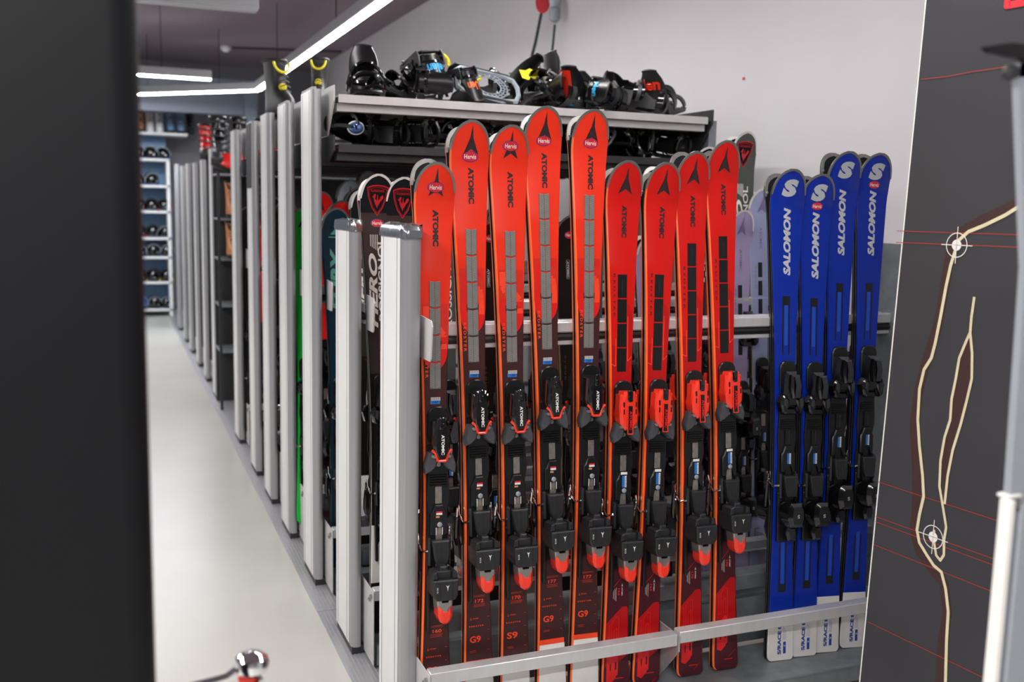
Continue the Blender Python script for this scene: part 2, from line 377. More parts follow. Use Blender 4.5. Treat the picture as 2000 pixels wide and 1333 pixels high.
    if kind in ('race', 'sport'):
        D = Decal(lambda z: Y - .0170)
        if kind == 'race': D.rect(-.009, .009, -.308, -.303, 0); D.rect(-.009, .009, -.314, -.308, 1); D.rect(-.010, .001, -.322, -.317, 2); D.rect(-.0105, -.0085, -.372, -.350, 1); D.rect(.0085, .0105, -.372, -.350, 1)
        else:
            D.rect(-.011, .011, -.292, -.284, 1); D.rect(-.006, .003, -.332, -.296, 3); D.rect(.003, .009, -.332, -.296, 1)
            for i in range(7): D.rect(.0035, .0085, -.329 + i * .0045, -.3275 + i * .0045, 4, 1)
        fr.sub.append(Node('sticker', D.mesh('sticker', ['sticker_red', 'ink_white', 'tan', 'sticker_blue', 'black'], False)))
        G = MB(); G.lathe([(.0075, 0), (.0075, -.002), (.006, -.003), (0, -.003)], (.001, Y - .0172, -.342), 14, 0, 'y'); fr.sub.append(Node('round_badge', G.mesh('round_badge', ['slate'])))
    else:
        D = Decal(lambda z: Y - .0170); D.rect(-.006, .002, -.345, -.31, 0); D.rect(.002, .008, -.345, -.31, 1)
        for i in range(7): D.rect(.0025, .0075, -.342 + i * .0045, -.3405 + i * .0045, 2, 1)
        fr.sub.append(Node('sticker', D.mesh('sticker', ['sticker_blue', 'ink_white', 'black'], False)))
    # heel pad with brake
    B = MB(); B.prism([(-.026, -.385), (.026, -.385), (.024, -.440), (.018, -.455), (-.012, -.455), (-.018, -.440)][::-1], Y - .010, Y - .038, 0, .004)
    B.bbox((-.029, Y - .012, -.42), (.010, .022, .085), .004); B.bbox((.029, Y - .012, -.42), (.010, .022, .085), .004)
    for xq in (-.012, .004, .018): B.tube([(xq - .004, Y - .0382, -.39), (xq * .7, Y - .0382, -.436)], .0006, 0, 4)
    nd('heel_pad', B, ['black_matt'])
    for sg in (-1, 1):
        B = MB(); B.tube([(sg * .026, Y - .016, -.418), (sg * .034, Y - .014, -.416), (sg * .046, Y + .012, -.424), (sg * .050, Y + .030, -.400), (sg * .050, Y + .036, -.375)], .0034, 0, 6)
        br = Node('brake_wire', B.mesh('brake_wire', ['chrome'])); nodes.append(br)
        B = MB(); B.tube([(sg * .049, Y + .028, -.405), (sg * .050, Y + .024, -.44), (sg * .050, Y + .020, -.470), (sg * .048, Y + .018, -.490)], [.006, .008, .008, .004], 0, 8)
        br.sub.append(Node('brake_arm', B.mesh('brake_arm', ['black_gloss'])))
    # heel piece
    B = MB()
    if kind in ('race', 'sport'):
        B.prism([(-.037, -.486), (.037, -.486), (.035, -.532), (.026, -.545), (-.026, -.545), (-.035, -.532)][::-1], Y - .008, Y - .090, 0, .0035)
        for sg in (-1, 1): B.prism([(sg * .021, -.486), (sg * .037, -.486), (sg * .034, -.466), (sg * .023, -.462)][::-sg], Y - .025, Y - .082, 0, .003)
        B.bbox((0, Y - .040, -.476), (.044, .060, .024), .003); B.prism([(-.014, -.470), (.014, -.470), (.010, -.452), (-.010, -.452)][::-1], Y - .03, Y - .066, 0, .004)
        B.bbox((0, Y - .03, -.56), (.036, .05, .06), .006)
        for xq in (-.018, .018): B.bbox((xq, Y - .0905, -.515), (.0012, .002, .05), .0005)
        hp = nd('heel_piece', B, ['black_matt'])
        D = Decal(lambda z: Y - .0904); D.poly([(.004 + p * .28, -.508 - q * .28) for p, q in EMB], 0, 1)
        D.text('X12', -.026, -.512, .016, .0045, 0, 1, 'down', bold=.02)
        hp.sub.append(Node('printed_mark', D.mesh('printed_mark', ['ink_white'], False)))
        G = MB(); G.prism([(-.024, -.540), (-.016, -.536), (-.011, -.553), (.011, -.553), (.016, -.536), (.024, -.540), (.021, -.575), (.008, -.592), (-.008, -.592), (-.021, -.575)][::-1], Y - .030, Y - .078, 0, .004)
        hp.sub.append(Node('lever_frame', G.mesh('lever_frame', ['silver'])))
        G = MB(); G.prism([(-.021, -.560), (-.009, -.578), (.009, -.578), (.021, -.560), (.021, -.592), (.015, -.608), (.005, -.615), (-.005, -.615), (-.015, -.608), (-.021, -.592)][::-1], Y - .034, Y - .084, 0, .008)
        hp.sub.append(Node('release_lever', G.mesh('release_lever', ['lever_red']), label='bright red release lever'))
    else:
        B.prism([(-.020, -.468), (.020, -.468), (.030, -.484), (.032, -.520), (.024, -.548), (-.024, -.548), (-.032, -.520), (-.030, -.484)][::-1], Y - .008, Y - .082, 0, .012)
        B.prism([(-.014, -.55), (.014, -.55), (.020, -.575), (.014, -.600), (-.014, -.600), (-.020, -.575)][::-1], Y - .006, Y - .048, 0, .008)
        hp = nd('heel_piece', B, ['black_gloss'])
        D = Decal(lambda z: Y - .0823); D.text('S', 0, -.51, .009, .012, 0, 1, 'h', bold=.03)
        hp.sub.append(Node('printed_mark', D.mesh('printed_mark', ['slate'], False)))
        D = Decal(lambda z: Y - .0125)
        for a in ((.006, .010), (.016, .020)): D.rect(a[0], a[1], -.588, -.566, 0, 1)
        D.rect(.010, .016, -.580, -.575, 0, 1)
        if kind == 'blue': hp.sub.append(Node('printed_mark', D.mesh('printed_mark', ['ink_white'], False)))
    return nodes
BIND = {k: binding(k) for k in ('race', 'sport', 'blue', 'plain')}

def emblem(D, x, z, s, m, k=1): D.poly([(x + a * s, z + b * s) for a, b in EMB][::-1], m, k)
def small_lines(D, x0, x1, z, n, m, gap=.004, w=.0012):
    for i in range(n): D.rect(x0 + random.random() * .004, x1 - random.random() * .006, z - i * gap, z - i * gap + w, m, 1)
def rooster_shield(D, x, z, s, ring, inner, red, k=1):
    sh = [(-.034, .040), (-.018, .0455), (0, .047), (.018, .0455), (.034, .040), (.030, .012), (.018, -.022), (0, -.047), (-.018, -.022), (-.030, .012)]
    q = lambda f, pts: [(x + a * s * f, z + b * s * f) for a, b in pts][::-1]
    D.poly(q(1, sh), ring, k); D.poly(q(.91, sh), inner, k + 1)
    D.line([(x + a * s * .82, z + b * s * .82) for a, b in sh + sh[:1]], .0012, ring, k + 2)
    D.text('ROSSIGNOL', x, z + .029 * s, .044 * s, .0075 * s, red, k + 3, bold=.01)
    cock = [(-.017, .010), (-.013, .015), (-.010, .020), (-.006, .019), (-.006, .012), (-.008, .006), (-.002, .000), (-.001, .017), (.0005, .017), (.002, .001), (.007, .004), (.010, .013), (.016, .016), (.019, .011), (.016, .004), (.009, -.003), (.005, -.012), (.001, -.016), (.0, -.024), (-.002, -.016), (-.007, -.010), (-.011, -.001), (-.012, .007)]
    D.poly([(x + a * s, z + b * s) for a, b in cock][::-1], red, k + 3)

class SkiKind: pass
PROTO = {}
def ski_proto(kind, L, variant=0):
    key = (kind, round(L, 3), variant)
    if key in PROTO: return PROTO[key]
    K = SkiKind(); K.L = L; K.parts = []; S = ski_surf(L); zb = L - {'race': .689, 'sport': .669}.get(kind, .69); T = lambda d: L - d
    tipw, waist, tail = .119, .068, .096; side = 'side_orange'; D = Decal(S); bind = None; guard = ('tip_metal', 'silver')
    if kind == 'race':
        n, model, num, herv = variant; zb = L * .572 if L > 1.65 else L * .571
        cz = zb + .17 + (.03 if n > 4 else 0); cols = [(L, 'red_orange'), (cz, 'maroon')]
        mats = ['ink_dark', 'red_mid', 'red_strong', 'maroon', 'ink_orange', 'ink_white', 'red_bright']
        emblem(D, .003, T(.056), 1.25, 0)
        D.text('ATOMIC', .004, T(.183), .105, .0175, 0, 1, 'down', bold=.055)
        # blocky letter shapes in tones of red across the colour change
        w = ski_width(cz, L, tipw, waist, tail) / 2 - .0035
        za = cz + .125; g = model[0] == 'G'
        D.rect(-w - .001, w + .001, cz - .004, za, 1, 0)
        if g:
            D.line([(w * .72, za - .022), (w * .55, za - .012), (-w * .2, za - .010), (-w * .62, za - .03), (-w * .66, za - .075), (-w * .4, za - .093), (w * .1, za - .096)], .017, 2, 1)
            D.line([(-w * .1, za - .058), (w * .62, za - .062), (w * .72, za - .09), (w * .74, cz - .01)], .017, 6, 2)
        else:
            D.line([(-w * .68, za - .006), (-w * .68, za - .048), (-w * .45, za - .066), (w * .3, za - .072), (w * .66, za - .09), (w * .70, cz - .005)], .020, 6, 1)
            D.line([(-w * .70, za - .085), (-w * .70, cz)], .016, 2, 2)
        a = [(-w, cz + .03)] + [(-w, cz - .01)] + [(-w * math.cos(t), cz - .01 - .055 * math.sin(t)) for t in [R(q) for q in range(15, 180, 15)]] + [(w, cz - .01), (w, cz + .03)]
        D.poly(a, 2, 1)
        a = [(-w * .5, cz + .02)] + [(-w * .5 * math.cos(t), cz + .01 - .032 * math.sin(t)) for t in [R(q) for q in range(0, 181, 20)]] + [(w * .5, cz + .02)]
        D.poly(a[::-1], 3, 3)
        D.text('REDSTER', -.025, zb + .125, .085, .0085, 4, 3, 'down', bold=.02, space=1.35)
        for i in range(n):
            z0 = zb + .050 + i * .0785; B = MB(); B.prism([(-.0165, z0), (.0165, z0), (.0165, z0 + .0745), (-.0165, z0 + .0745)][::-1], S(z0) + .003, S(z0) - .0016, 0, .0005)
            for q in range(22):
                zz = z0 + .002 + q * .0033
                for sg in (-1, 1): B.add([(sg * .0155, S(z0) - .0019, zz + .004), (sg * .001, S(z0) - .0019, zz), (sg * .001, S(z0) - .0019, zz + .0012), (sg * .0155, S(z0) - .0019, zz + .0052)], [(0, 1, 2, 3)], 1)
            K.parts.append(Node('inlay_panel', B.mesh('inlay_panel', ['track_inlay', 'inlay_line'])))
        # number sticker
        X = Decal(S); X.rect(-.013, .015, zb + .016, zb + .026, 1); X.rect(-.015, .014, zb + .006, zb + .017, 0)
        for i in range(9): X.rect(-.012 + i * .003, -.0106 + i * .003, zb + .018, zb + .0255, 2, 1)
        X.text('196' + str(3 + n), .001, zb + .0115, .016, .006, 2, 1)
        K.parts.append(Node('sticker', X.mesh('sticker', ['sticker_blue', 'ink_white', 'black'], False), label='blue number sticker with bar code'))
        z = zb - .66
        D.text(num, .004, z, .027, .0105, 4, 1, bold=.02); small_lines(D, -.016, .024, z + .016, 2, 4, .0035, .0007); small_lines(D, -.016, .024, z - .010, 3, 4, .0035, .0007)
        emblem(D, -.023, z - .052, .16, 4); D.text('ATOMIC', -.008, z - .052, .020, .0035, 4, 1, bold=.02)
        D.text('REDSTER', -.006, z - .075, .046, .0042, 4, 1, bold=.03, space=1.5)
        D.text(model, -.010, z - .115, .034, .020, 4, 1, bold=.025)
        small_lines(D, -.028, -.004, z - .150, 2, 4, .004, .0007)
        for q in (.05, .09, .12, .15): D.rect(.028, .034, z - q, z - q + .0008, 4, 1)
        zt = z - .195; tb = ski_width(zt, L, tipw, waist, tail) / 2 - .003
        D.rect(-tb, tb, zt, zt + .016, 4, 0); cols.append((zt, 'white_base')); cols[-1] = (zt, 'white_base')
        if herv is not None: K.parts.append(Node('shop_sticker', hervis(S, .001, T(herv), 1.15), label='red oval sticker with white name'))
        bind = 'race'
    elif kind == 'sport':
        n, num = variant; zb = L * .59; cols = [(L, 'sport_red'), (zb + .11, 'red_deep'), (zb - .50, 'wine')]
        tipw, waist, tail = .118, .068, .094
        mats = ['ink_dark', 'red_deep', 'red_tip', 'wine', 'ink_orange', 'ink_white', 'ink_red']
        emblem(D, .003, T(.060), 1.3, 0)
        D.text('ATOMIC', .004, T(.183), .100, .0175, 0, 1, 'down', bold=.055)
        D.text('REDSTER', -.027, zb + .265, .135, .0065, 0, 1, 'down', bold=.02, space=1.5)
        D.line([(-.034, zb + .052), (-.020, zb + .045), (-.020, zb + .13)], .0025, 4, 1); D.line([(.034, zb + .075), (.020, zb + .06), (.020, zb + .2)], .0025, 4, 1)
        D.poly([(.018, zb + .24), (.018, zb + .06), (.034, zb + .075), (.036, zb + .22)], 1, 0)
        for i in range(n):
            z0 = zb + .028 + i * .0765; B = MB(); B.prism([(-.0155, z0), (.0155, z0), (.0155, z0 + .0725), (-.0155, z0 + .0725)][::-1], S(z0) + .003, S(z0) - .0012, 0, .0005)
            if i == n - 1: B.add([(-.0012, S(z0) - .0016, z0 + .02), (.0008, S(z0) - .0016, z0 + .02), (.0008, S(z0) - .0016, z0 + .055), (-.0012, S(z0) - .0016, z0 + .055)], [(0, 1, 2, 3)], 1)
            K.parts.append(Node('inlay_panel', B.mesh('inlay_panel', ['black', 'charcoal'])))
        z = zb - .60
        D.text('ATOMIC', .015, z - .066, .026, .0045, 5, 1, 'down', bold=.02); emblem(D, .015, z - .045, .18, 5); D.text(num, .004, z - .066, .022, .0075, 6, 1, 'down', bold=.03)
        for i in range(3): D.rect(-.006 - i * .0045, -.005 - i * .0045, z - .095 + i * .004, z - .052 - i * .004, 5, 1)
        D.line([(-.026, z - .062), (.012, z - .022)], .0012, 6, 1)
        zz = z - .115; tw = ski_width(zz, L, tipw, waist, tail) / 2 - .004
        D.poly([(-tw, zz - .05), (tw * .45, zz), (tw * .9, zz), (tw, zz - .01), (tw + .001, zz - .155), (-.01, zz - .19), (-tw, zz - .19)], 1, 0)
        D.line([(-.030, zz - .055), (-.026, zz - .055), (-.026, zz - .12), (-.018, zz - .117), (-.018, zz - .05), (-.004, zz - .030), (.006, zz - .034), (.006, zz - .13)], .0018, 6, 1)
        D.line([(-.010, zz - .115), (-.010, zz - .072), (0, zz - .066), (0, zz - .115)], .0018, 6, 1)
        D.poly([(-.033, zz - .157), (-.024, zz - .152), (-.018, zz - .150), (-.014, zz - .135), (-.004, zz - .124), (.006, zz - .127), (.006, zz - .215), (0, zz - .222), (-.002, zz - .228), (-.010, zz - .235), (-.018, zz - .243), (-.034, zz - .236)][::-1], 6, 2)
        D.line([(-.002, zz - .175), (-.002, zz - .20)], .005, 3, 3); D.line([(-.02, zz - .18), (-.02, zz - .205)], .004, 3, 3)
        D.line([(.016, zz - .125), (.036, zz - .10)], .0009, 6, 1); D.line([(.012, zz - .265), (.034, zz - .245)], .0009, 6, 1)
        D.rect(-.006, .026, .030, .0325, 6, 1)
        bind = 'sport'
    elif kind == 'blue':
        num, herv = variant; zb = L * .617; tipw, waist, tail = .126, .072, .10
        zt = .165 + (.0 if num == '163' else .03); cols = [(L, 'blue'), (zt, 'white_base')]; side = 'black'
        mats = ['ink_silver', 'black', 'blue_bright', 'blue_ink', 'ink_white']
        D.text('S', .001, T(.060), .056, .056, 0, 1, 'h', bold=.075, shear=.12)
        D.text('SALOMON', .001, T(.236), .225, .027, 0, 1, 'up', bold=.05, shear=.22)
        for a, b, c in ((zb + .215, zb + .02, 1), (.19 + zt * .15 + .02, .40, -1)):
            if c > 0: D.rect(-.014, .014, a - .03, a, 1); D.rect(-.014, -.009, b, a - .03, 1); D.rect(.009, .014, b, a - .03, 1); D.rect(-.0065, .0065, b + .03, a - .03, 2)
            else: D.rect(-.014, .014, a, a + .028, 1); D.rect(-.014, -.009, a + .028, b, 1); D.rect(.009, .014, a + .028, b, 1); D.rect(-.0065, .0065, a + .028, b + .01, 2)
        D.text('S/RACE 8', -.006, .070, .100, .0135, 3, 1, 'up', bold=.045)
        D.rect(.009, .019, .022, .062, 3, 1); D.text(num, .014, .042, .018, .005, 4, 2, 'up', bold=.02)
        for i in range(3): D.rect(.0085 + i * .0045, .0093 + i * .0045, .068, .118 - i * .008, 3, 1)
        if herv is not None: K.parts.append(Node('shop_sticker', hervis(S, .001, T(herv), 1.05), label='red oval sticker with white name'))
        bind = 'blue'
    elif kind == 'ross':
        col, herv = variant; cols = [(L, 'base_black' if col == 'ross_dark' else 'ross_grey'), (L - .13, col), (zb, 'ski_black'), (.38, 'white_base'), (.175, 'ski_black')]; side = 'white_base'; guard = ('ink_white', 'silver')
        mats = ['ross_red', 'base_black', 'ink_white', col]
        rooster_shield(D, 0, T(.088), 1.12, 0, 1, 0)
        D.text('ROSSIGNOL', .012, T(.36), .29, .024, 2, 1, 'up', bold=.02)
        D.text('HERO', -.018, T(.40), .26, .030, 2, 1, 'up', bold=.04, shear=.3)
        for i in range(5): D.rect(-.026 + i * .006, -.0235 + i * .006, T(.245) - .004 * i, T(.205), 2, 1)
        D.rect(.0, .002, zb - .0, zb + .16, 0, 2)
        D.text('CARBON', .004, zb + .045 - .06, .030, .008, 0, 1)
        for q in range(4): D.rect(.002, .03, .20 + q * .045, .215 + q * .045, 3, 1)
        if herv is not None: K.parts.append(Node('shop_sticker', hervis(S, .0, T(herv), 1.1), label='red oval sticker with white name'))
        bind = 'plain'
    elif kind == 'cloud':
        col = variant; cols = [(L, col)]; side = 'wood'; guard = ('ink_white', 'silver'); mats = ['lilac_ink', 'black', 'gold', 'sticker_blue']
        emblem(D, .003, T(.062), 1.2, 0); D.text('ATOMIC', .004, T(.20), .09, .012, 0, 1, 'down', bold=.02)
        D.text('CLOUD', -.022, T(.36), .09, .005, 2, 1, 'down', bold=.02, space=1.6)
        for i in range(4): D.rect(-.010, .010, T(.36 + i * .075), T(.30 + i * .075), 1, 0)
        D.line([(.0, .20), (-.022, .20), (-.026, .15), (-.010, .12)], .006, 2); D.line([(-.024, .10), (.0, .12)], .002, 2); D.rect(-.014, .012, zb - .35, zb - .335, 3, 1)
        bind = 'plain'
    elif kind == 'dark':
        herv, = variant; cols = [(L, 'ski_black')]; side = 'gold'; mats = ['ross_red', 'ink_silver', 'gold']
        D.line([(-.010, T(.165)), (-.010, T(.235)), (.002, T(.235)), (.002, T(.165)), (-.010, T(.165))], .0008, 1); D.text('ATOMIC', -.004, T(.20), .062, .0075, 1, 1, 'down', bold=.03)
        D.text('CLOUD', -.02, zb + .12, .09, .005, 2, 1, 'down', space=1.6); D.rect(-.03, .03, .15, .158, 2)
        if herv is not None: K.parts.append(Node('shop_sticker', hervis(S, .0, T(herv), 1.1), label='red oval sticker with white name'))
        bind = 'plain'
    else:   # plain coloured skis of the racks behind
        a, b, txt, ink = variant; cols = [(L, a), (L * .42, b)]; side = 'black'; mats = [ink, 'ink_white']
        if txt:
            D.poly([(-.024, T(.105)), (.028, T(.105)), (.012, T(.06))], 0); D.rect(-.03, .03, T(.118), T(.113), 0)
            D.text(txt, 0, T(.29), .26, .05, 0, 1, 'up', bold=.05, shear=.25)
            D.text('145', -.002, T(.52), .04, .012, 0, 1, 'up', bold=.03, shear=.2)
        else: emblem(D, 0, T(.06), 1, 0)
        bind = 'plain'
    K.parts.insert(0, Node('ski_body', ski_body(L, tipw, waist, tail, cols, side, kind in ('race', 'sport'))))
    K.parts.append(Node('tip_guard', tip_guard(L, tipw, waist, tail, guard)))
    if D.f: K.parts.append(Node('printed_graphics', D.mesh('printed_graphics', mats, False)))
    K.zb = zb; K.bind = BIND[bind]; PROTO[key] = K; return K
M('track_inlay', '6a6663', .42, .3, .1, 60); M('inlay_line', 'a9a5a0', .4, .2)
def put_ski(K, label, group, tail, tip, yaw=0, turned=False, bindings=True):
    tail = Vector(tail); tip = Vector(tip); z = (tip - tail).normalized(); y = z.cross(Vector((1, 0, 0))).normalized(); x = y.cross(z).normalized()
    m = Matrix((x, y, z)).transposed().to_4x4()
    root = thing('ski', label, 'ski', group=group)
    rz = Matrix.Rotation(yaw + (PI if turned else 0), 4, 'Z')
    root.matrix_world = Matrix.Translation(tail) @ m @ rz @ Matrix.Translation((0, -.0006, 0))
    for p in K.parts: p.put(root)
    if bindings:
        for p in K.bind: p.put(root, K.zb, .006)
    return root

for q in ('red_tip', 'red_orange', 'sport_red', 'red_deep', 'blue', 'maroon', 'wine', 'ski_black', 'lilac', 'teal_dark', 'green'):
    MC[q].node_tree.nodes['Principled BSDF'].inputs['Specular IOR Level'].default_value = .28; MC[q].node_tree.nodes['Principled BSDF'].inputs['Coat Weight'].default_value = .05
#--STRUCTURE--
def structure(o): o['kind'] = 'structure'; return o
# floor: light grey sealed screed, slightly glossy
m = bpy.data.materials.new('screed'); m.use_nodes = True; N = m.node_tree.nodes; Lk = m.node_tree.links; b = N['Principled BSDF']
tc = N.new('ShaderNodeTexCoord'); n1 = N.new('ShaderNodeTexNoise'); n1.inputs['Scale'].default_value = 1.3; n1.inputs['Detail'].default_value = 3
rp = N.new('ShaderNodeValToRGB'); rp.color_ramp.elements[0].color = lin('bab8b1'); rp.color_ramp.elements[1].color = lin('d2d0ca')
Lk.new(tc.outputs['Object'], n1.inputs['Vector']); Lk.new(n1.outputs['Fac'], rp.inputs[0]); Lk.new(rp.outputs[0], b.inputs['Base Color'])
n2 = N.new('ShaderNodeTexNoise'); n2.inputs['Scale'].default_value = .8; Lk.new(tc.outputs['Object'], n2.inputs['Vector'])
mr = N.new('ShaderNodeMapRange'); mr.inputs[3].default_value = .27; mr.inputs[4].default_value = .33; Lk.new(n2.outputs['Fac'], mr.inputs[0]); Lk.new(mr.outputs[0], b.inputs['Roughness'])
MC['screed'] = m
M('wall_paint', 'd3d0d3', .75, 0, .02, 3); M('ceiling_paint', '857880', .85, 0, .03, 2); M('wall_dark', '8b8a90', .8, 0, .03, 2)
M('soffit_paint', '6d7684', .6, 0, .03, 3); M('pillar_paint', '0e0e11', .5, 0, .10, 4, bump=.1)
MC['pillar_paint'].node_tree.nodes['Principled BSDF'].inputs['Specular IOR Level'].default_value = .2
X0, X1, Y0, Y1, H = -4.0, 2.86, -3.5, 15.2, 3.5
M('panel_cloth', '323236', .7, 0, .10, 3, bump=.15); M('map_brown', '3a211e', .7); M('map_red', 'a33029', .6); M('stand_grey', '9a9ea6', .5, .1, .02)
def slab(name, c, d, mat): B = MB(); B.box(c, d); return structure(B.build(name, [mat], smooth=False))
slab('floor', ((X0 + X1) / 2, (Y0 + Y1) / 2, -.05), (X1 - X0 + .4, Y1 - Y0 + .4, .1), 'screed')
slab('ceiling', ((X0 + X1) / 2, (Y0 + Y1) / 2, H + .05), (X1 - X0 + .4, Y1 - Y0 + .4, .1), 'ceiling_paint')
slab('wall_right', (X1 + .05, (Y0 + Y1) / 2, H / 2), (.1, Y1 - Y0, H), 'wall_paint')
slab('wall_left', (X0 - .05, (Y0 + Y1) / 2, H / 2), (.1, Y1 - Y0, H), 'wall_dark')
slab('wall_back', ((X0 + X1) / 2, Y1 + .05, H / 2), (X1 - X0, .1, H), 'wall_dark')
slab('wall_front', ((X0 + X1) / 2, Y0 - .05, H / 2), (X1 - X0, .1, H), 'wall_dark')
# dark pillar at the left of the frame, rounded edges
B = MB(); pc = []
for cx, cy, a0 in ((.0, 1.37, 0), (-.52, 1.37, 90), (-.52, 1.22, 180), (.0, 1.22, 270)):
    for i in range(7): a = R(a0 + 15 * i); pc.append((cx + .003 + .033 * math.cos(a), cy + .033 * math.sin(a)))
B.zprism(pc, 0, H); structure(B.build('trim_1', ['pillar_paint']))
# aluminium floor track in the aisle in front of the racks
B = MB()
for y0, y1 in ((1.2, 3.72), (3.724, 6.6), (6.604, 14.3)):
    B.box((.86, (y0 + y1) / 2, .003), (.30, y1 - y0, .006))
    for i in range(9): B.box((.722 + i * .014, (y0 + y1) / 2, .0068), (.006, y1 - y0, .0016))
structure(B.build('trim_2', ['alu_side'], smooth=False))
# soffit and column at the far end
slab('trim_3', (-.5, 13.6, 2.90), (4.3, .2, .44), 'soffit_paint')
slab('trim_4', (1.73, 13.5, 2.80), (.16, .2, .62), 'soffit_paint')

# ---------------------------------------------------------------- lamps
def strip_lamp(label, a, b, z, w=.075, h=.085, lit=True, name='strip_lamp', drop=True):
    a = Vector((a[0], a[1], z)); b = Vector((b[0], b[1], z)); L = (b - a).length; ang = math.atan2(b.y - a.y, b.x - a.x)
    t = thing(name, label, 'lamp', (a + b) / 2, (0, 0, ang), 'ceiling strip lamps')
    B = MB(); B.bbox((0, 0, h / 2 + .012), (L, w, h), .004); B.build('lamp_housing', ['lamp_case'], t)
    B = MB(); B.bbox((0, 0, .006), (L - .01, w - .012, .014), .004); B.build('light_diffuser', ['led' if lit else 'lamp_case'], t)
    if drop:
        n = max(2, int(L / 2.4))
        for i in range(n):
            B = MB(); B.tube([(-L / 2 + L * (i + .5) / n, 0, h), (-L / 2 + L * (i + .5) / n, 0, H - z)], .004, 0, 6); B.build('hanging_rod', ['dark_steel'], t)
    return t
strip_lamp('long lit strip lamp running over the racks toward the boots', (1.575, .6), (1.575, 11.55), 2.80)
strip_lamp('lit strip lamp set at an angle in front of the soffit', (1.575, 11.63), (.10, 13.15), 2.80)
strip_lamp('short lit strip lamp across the aisle, above the angled one', (-.9, 10.85), (1.01, 10.85), 2.80)
strip_lamp('unlit pale lamp housing at the top edge beside the dark pillar', (-.4, 6.8), (.93, 6.8), 2.80, .12, .11, lit=False)
t = thing('smoke_detector', 'white smoke detector on the ceiling at the end of a conduit', 'detector', (1.42, 13.3, H))
B = MB(); B.lathe([(.06, 0), (.065, -.03), (.05, -.05), (.03, -.07), (0, -.07)], (0, 0, 0), 14); B.build('detector_body', ['boot_white'], t)
B = MB(); B.tube([(1.5, 13.3, H - .014), (2.8, 12.9, H - .014)], .014, 0, 6); o = B.build('conduit_pipe', ['dark_steel']); o['label'] = 'thin dark conduit along the ceiling from the smoke detector'; o['category'] = 'pipe'

# wall sockets with cables
t = thing('wall_socket', 'black and red industrial socket hanging high on the pale wall', 'socket', (2.80, 6.26, 3.12))
B = MB(); B.bbox((0, 0, .12), (.10, .16, .22), .01); B.build('socket_box', ['black'], t)
B = MB(); B.lathe([(.055, 0), (.06, -.03), (.06, -.09), (.05, -.10)], (-.01, 0, .02), 14); B.build('red_collar', ['sticker_red'], t)
B = MB(); B.lathe([(.042, -.09), (.042, -.20), (.03, -.23), (.038, -.24), (.035, -.31), (.012, -.33)], (-.01, 0, .02), 14); B.build('grey_plug', ['slate'], t, label='grey plug')
B = MB(); B.lathe([(.0, -.012), (.045, -.008), (.05, 0), (.045, .008), (0, .012)], (0, 0, 0), 14, 0, 'x', 1, 1.5); B.build('hinged_lid', ['sticker_red'], t, (-.05, .12, -.16), (0, 0, R(60)))
t2 = thing('wall_socket', 'smaller red socket left of the black and red one', 'socket', (2.80, 6.46, 3.12))
B = MB(); B.bbox((0, 0, 0), (.09, .10, .14), .012); B.build('socket_box', ['sticker_red'], t2); B = MB(); B.lathe([(.03, 0), (.035, -.04), (.02, -.07)], (0, -.03, -.07), 10); B.build('cable_gland', ['black'], t2)
B = MB(); B.tube([(2.79, 6.26, 2.80), (2.79, 6.33, 2.4), (2.79, 6.5, 1.9), (2.79, 6.5, 1.5)], .009, 0, 6); o = B.build('power_cable', ['rubber']); o['label'] = 'black cable hanging straight from the grey plug'; o['category'] = 'cable'
B = MB(); B.tube([(2.79, 6.43, 3.04), (2.78, 6.56, 2.72), (2.78, 6.86, 2.3), (2.78, 6.98, 1.9), (2.78, 7.0, 1.5)], .012, 0, 6); o = B.build('power_cable', ['rubber']); o['label'] = 'thicker black cable curving down from the small red socket'; o['category'] = 'cable'
B = MB(); B.box((2.856, 4.16, 2.231), (.004, .014, .012)); o = B.build('wall_sticker', ['sticker_red']); o['label'] = 'tiny red sticker on the pale wall'; o['category'] = 'sticker'

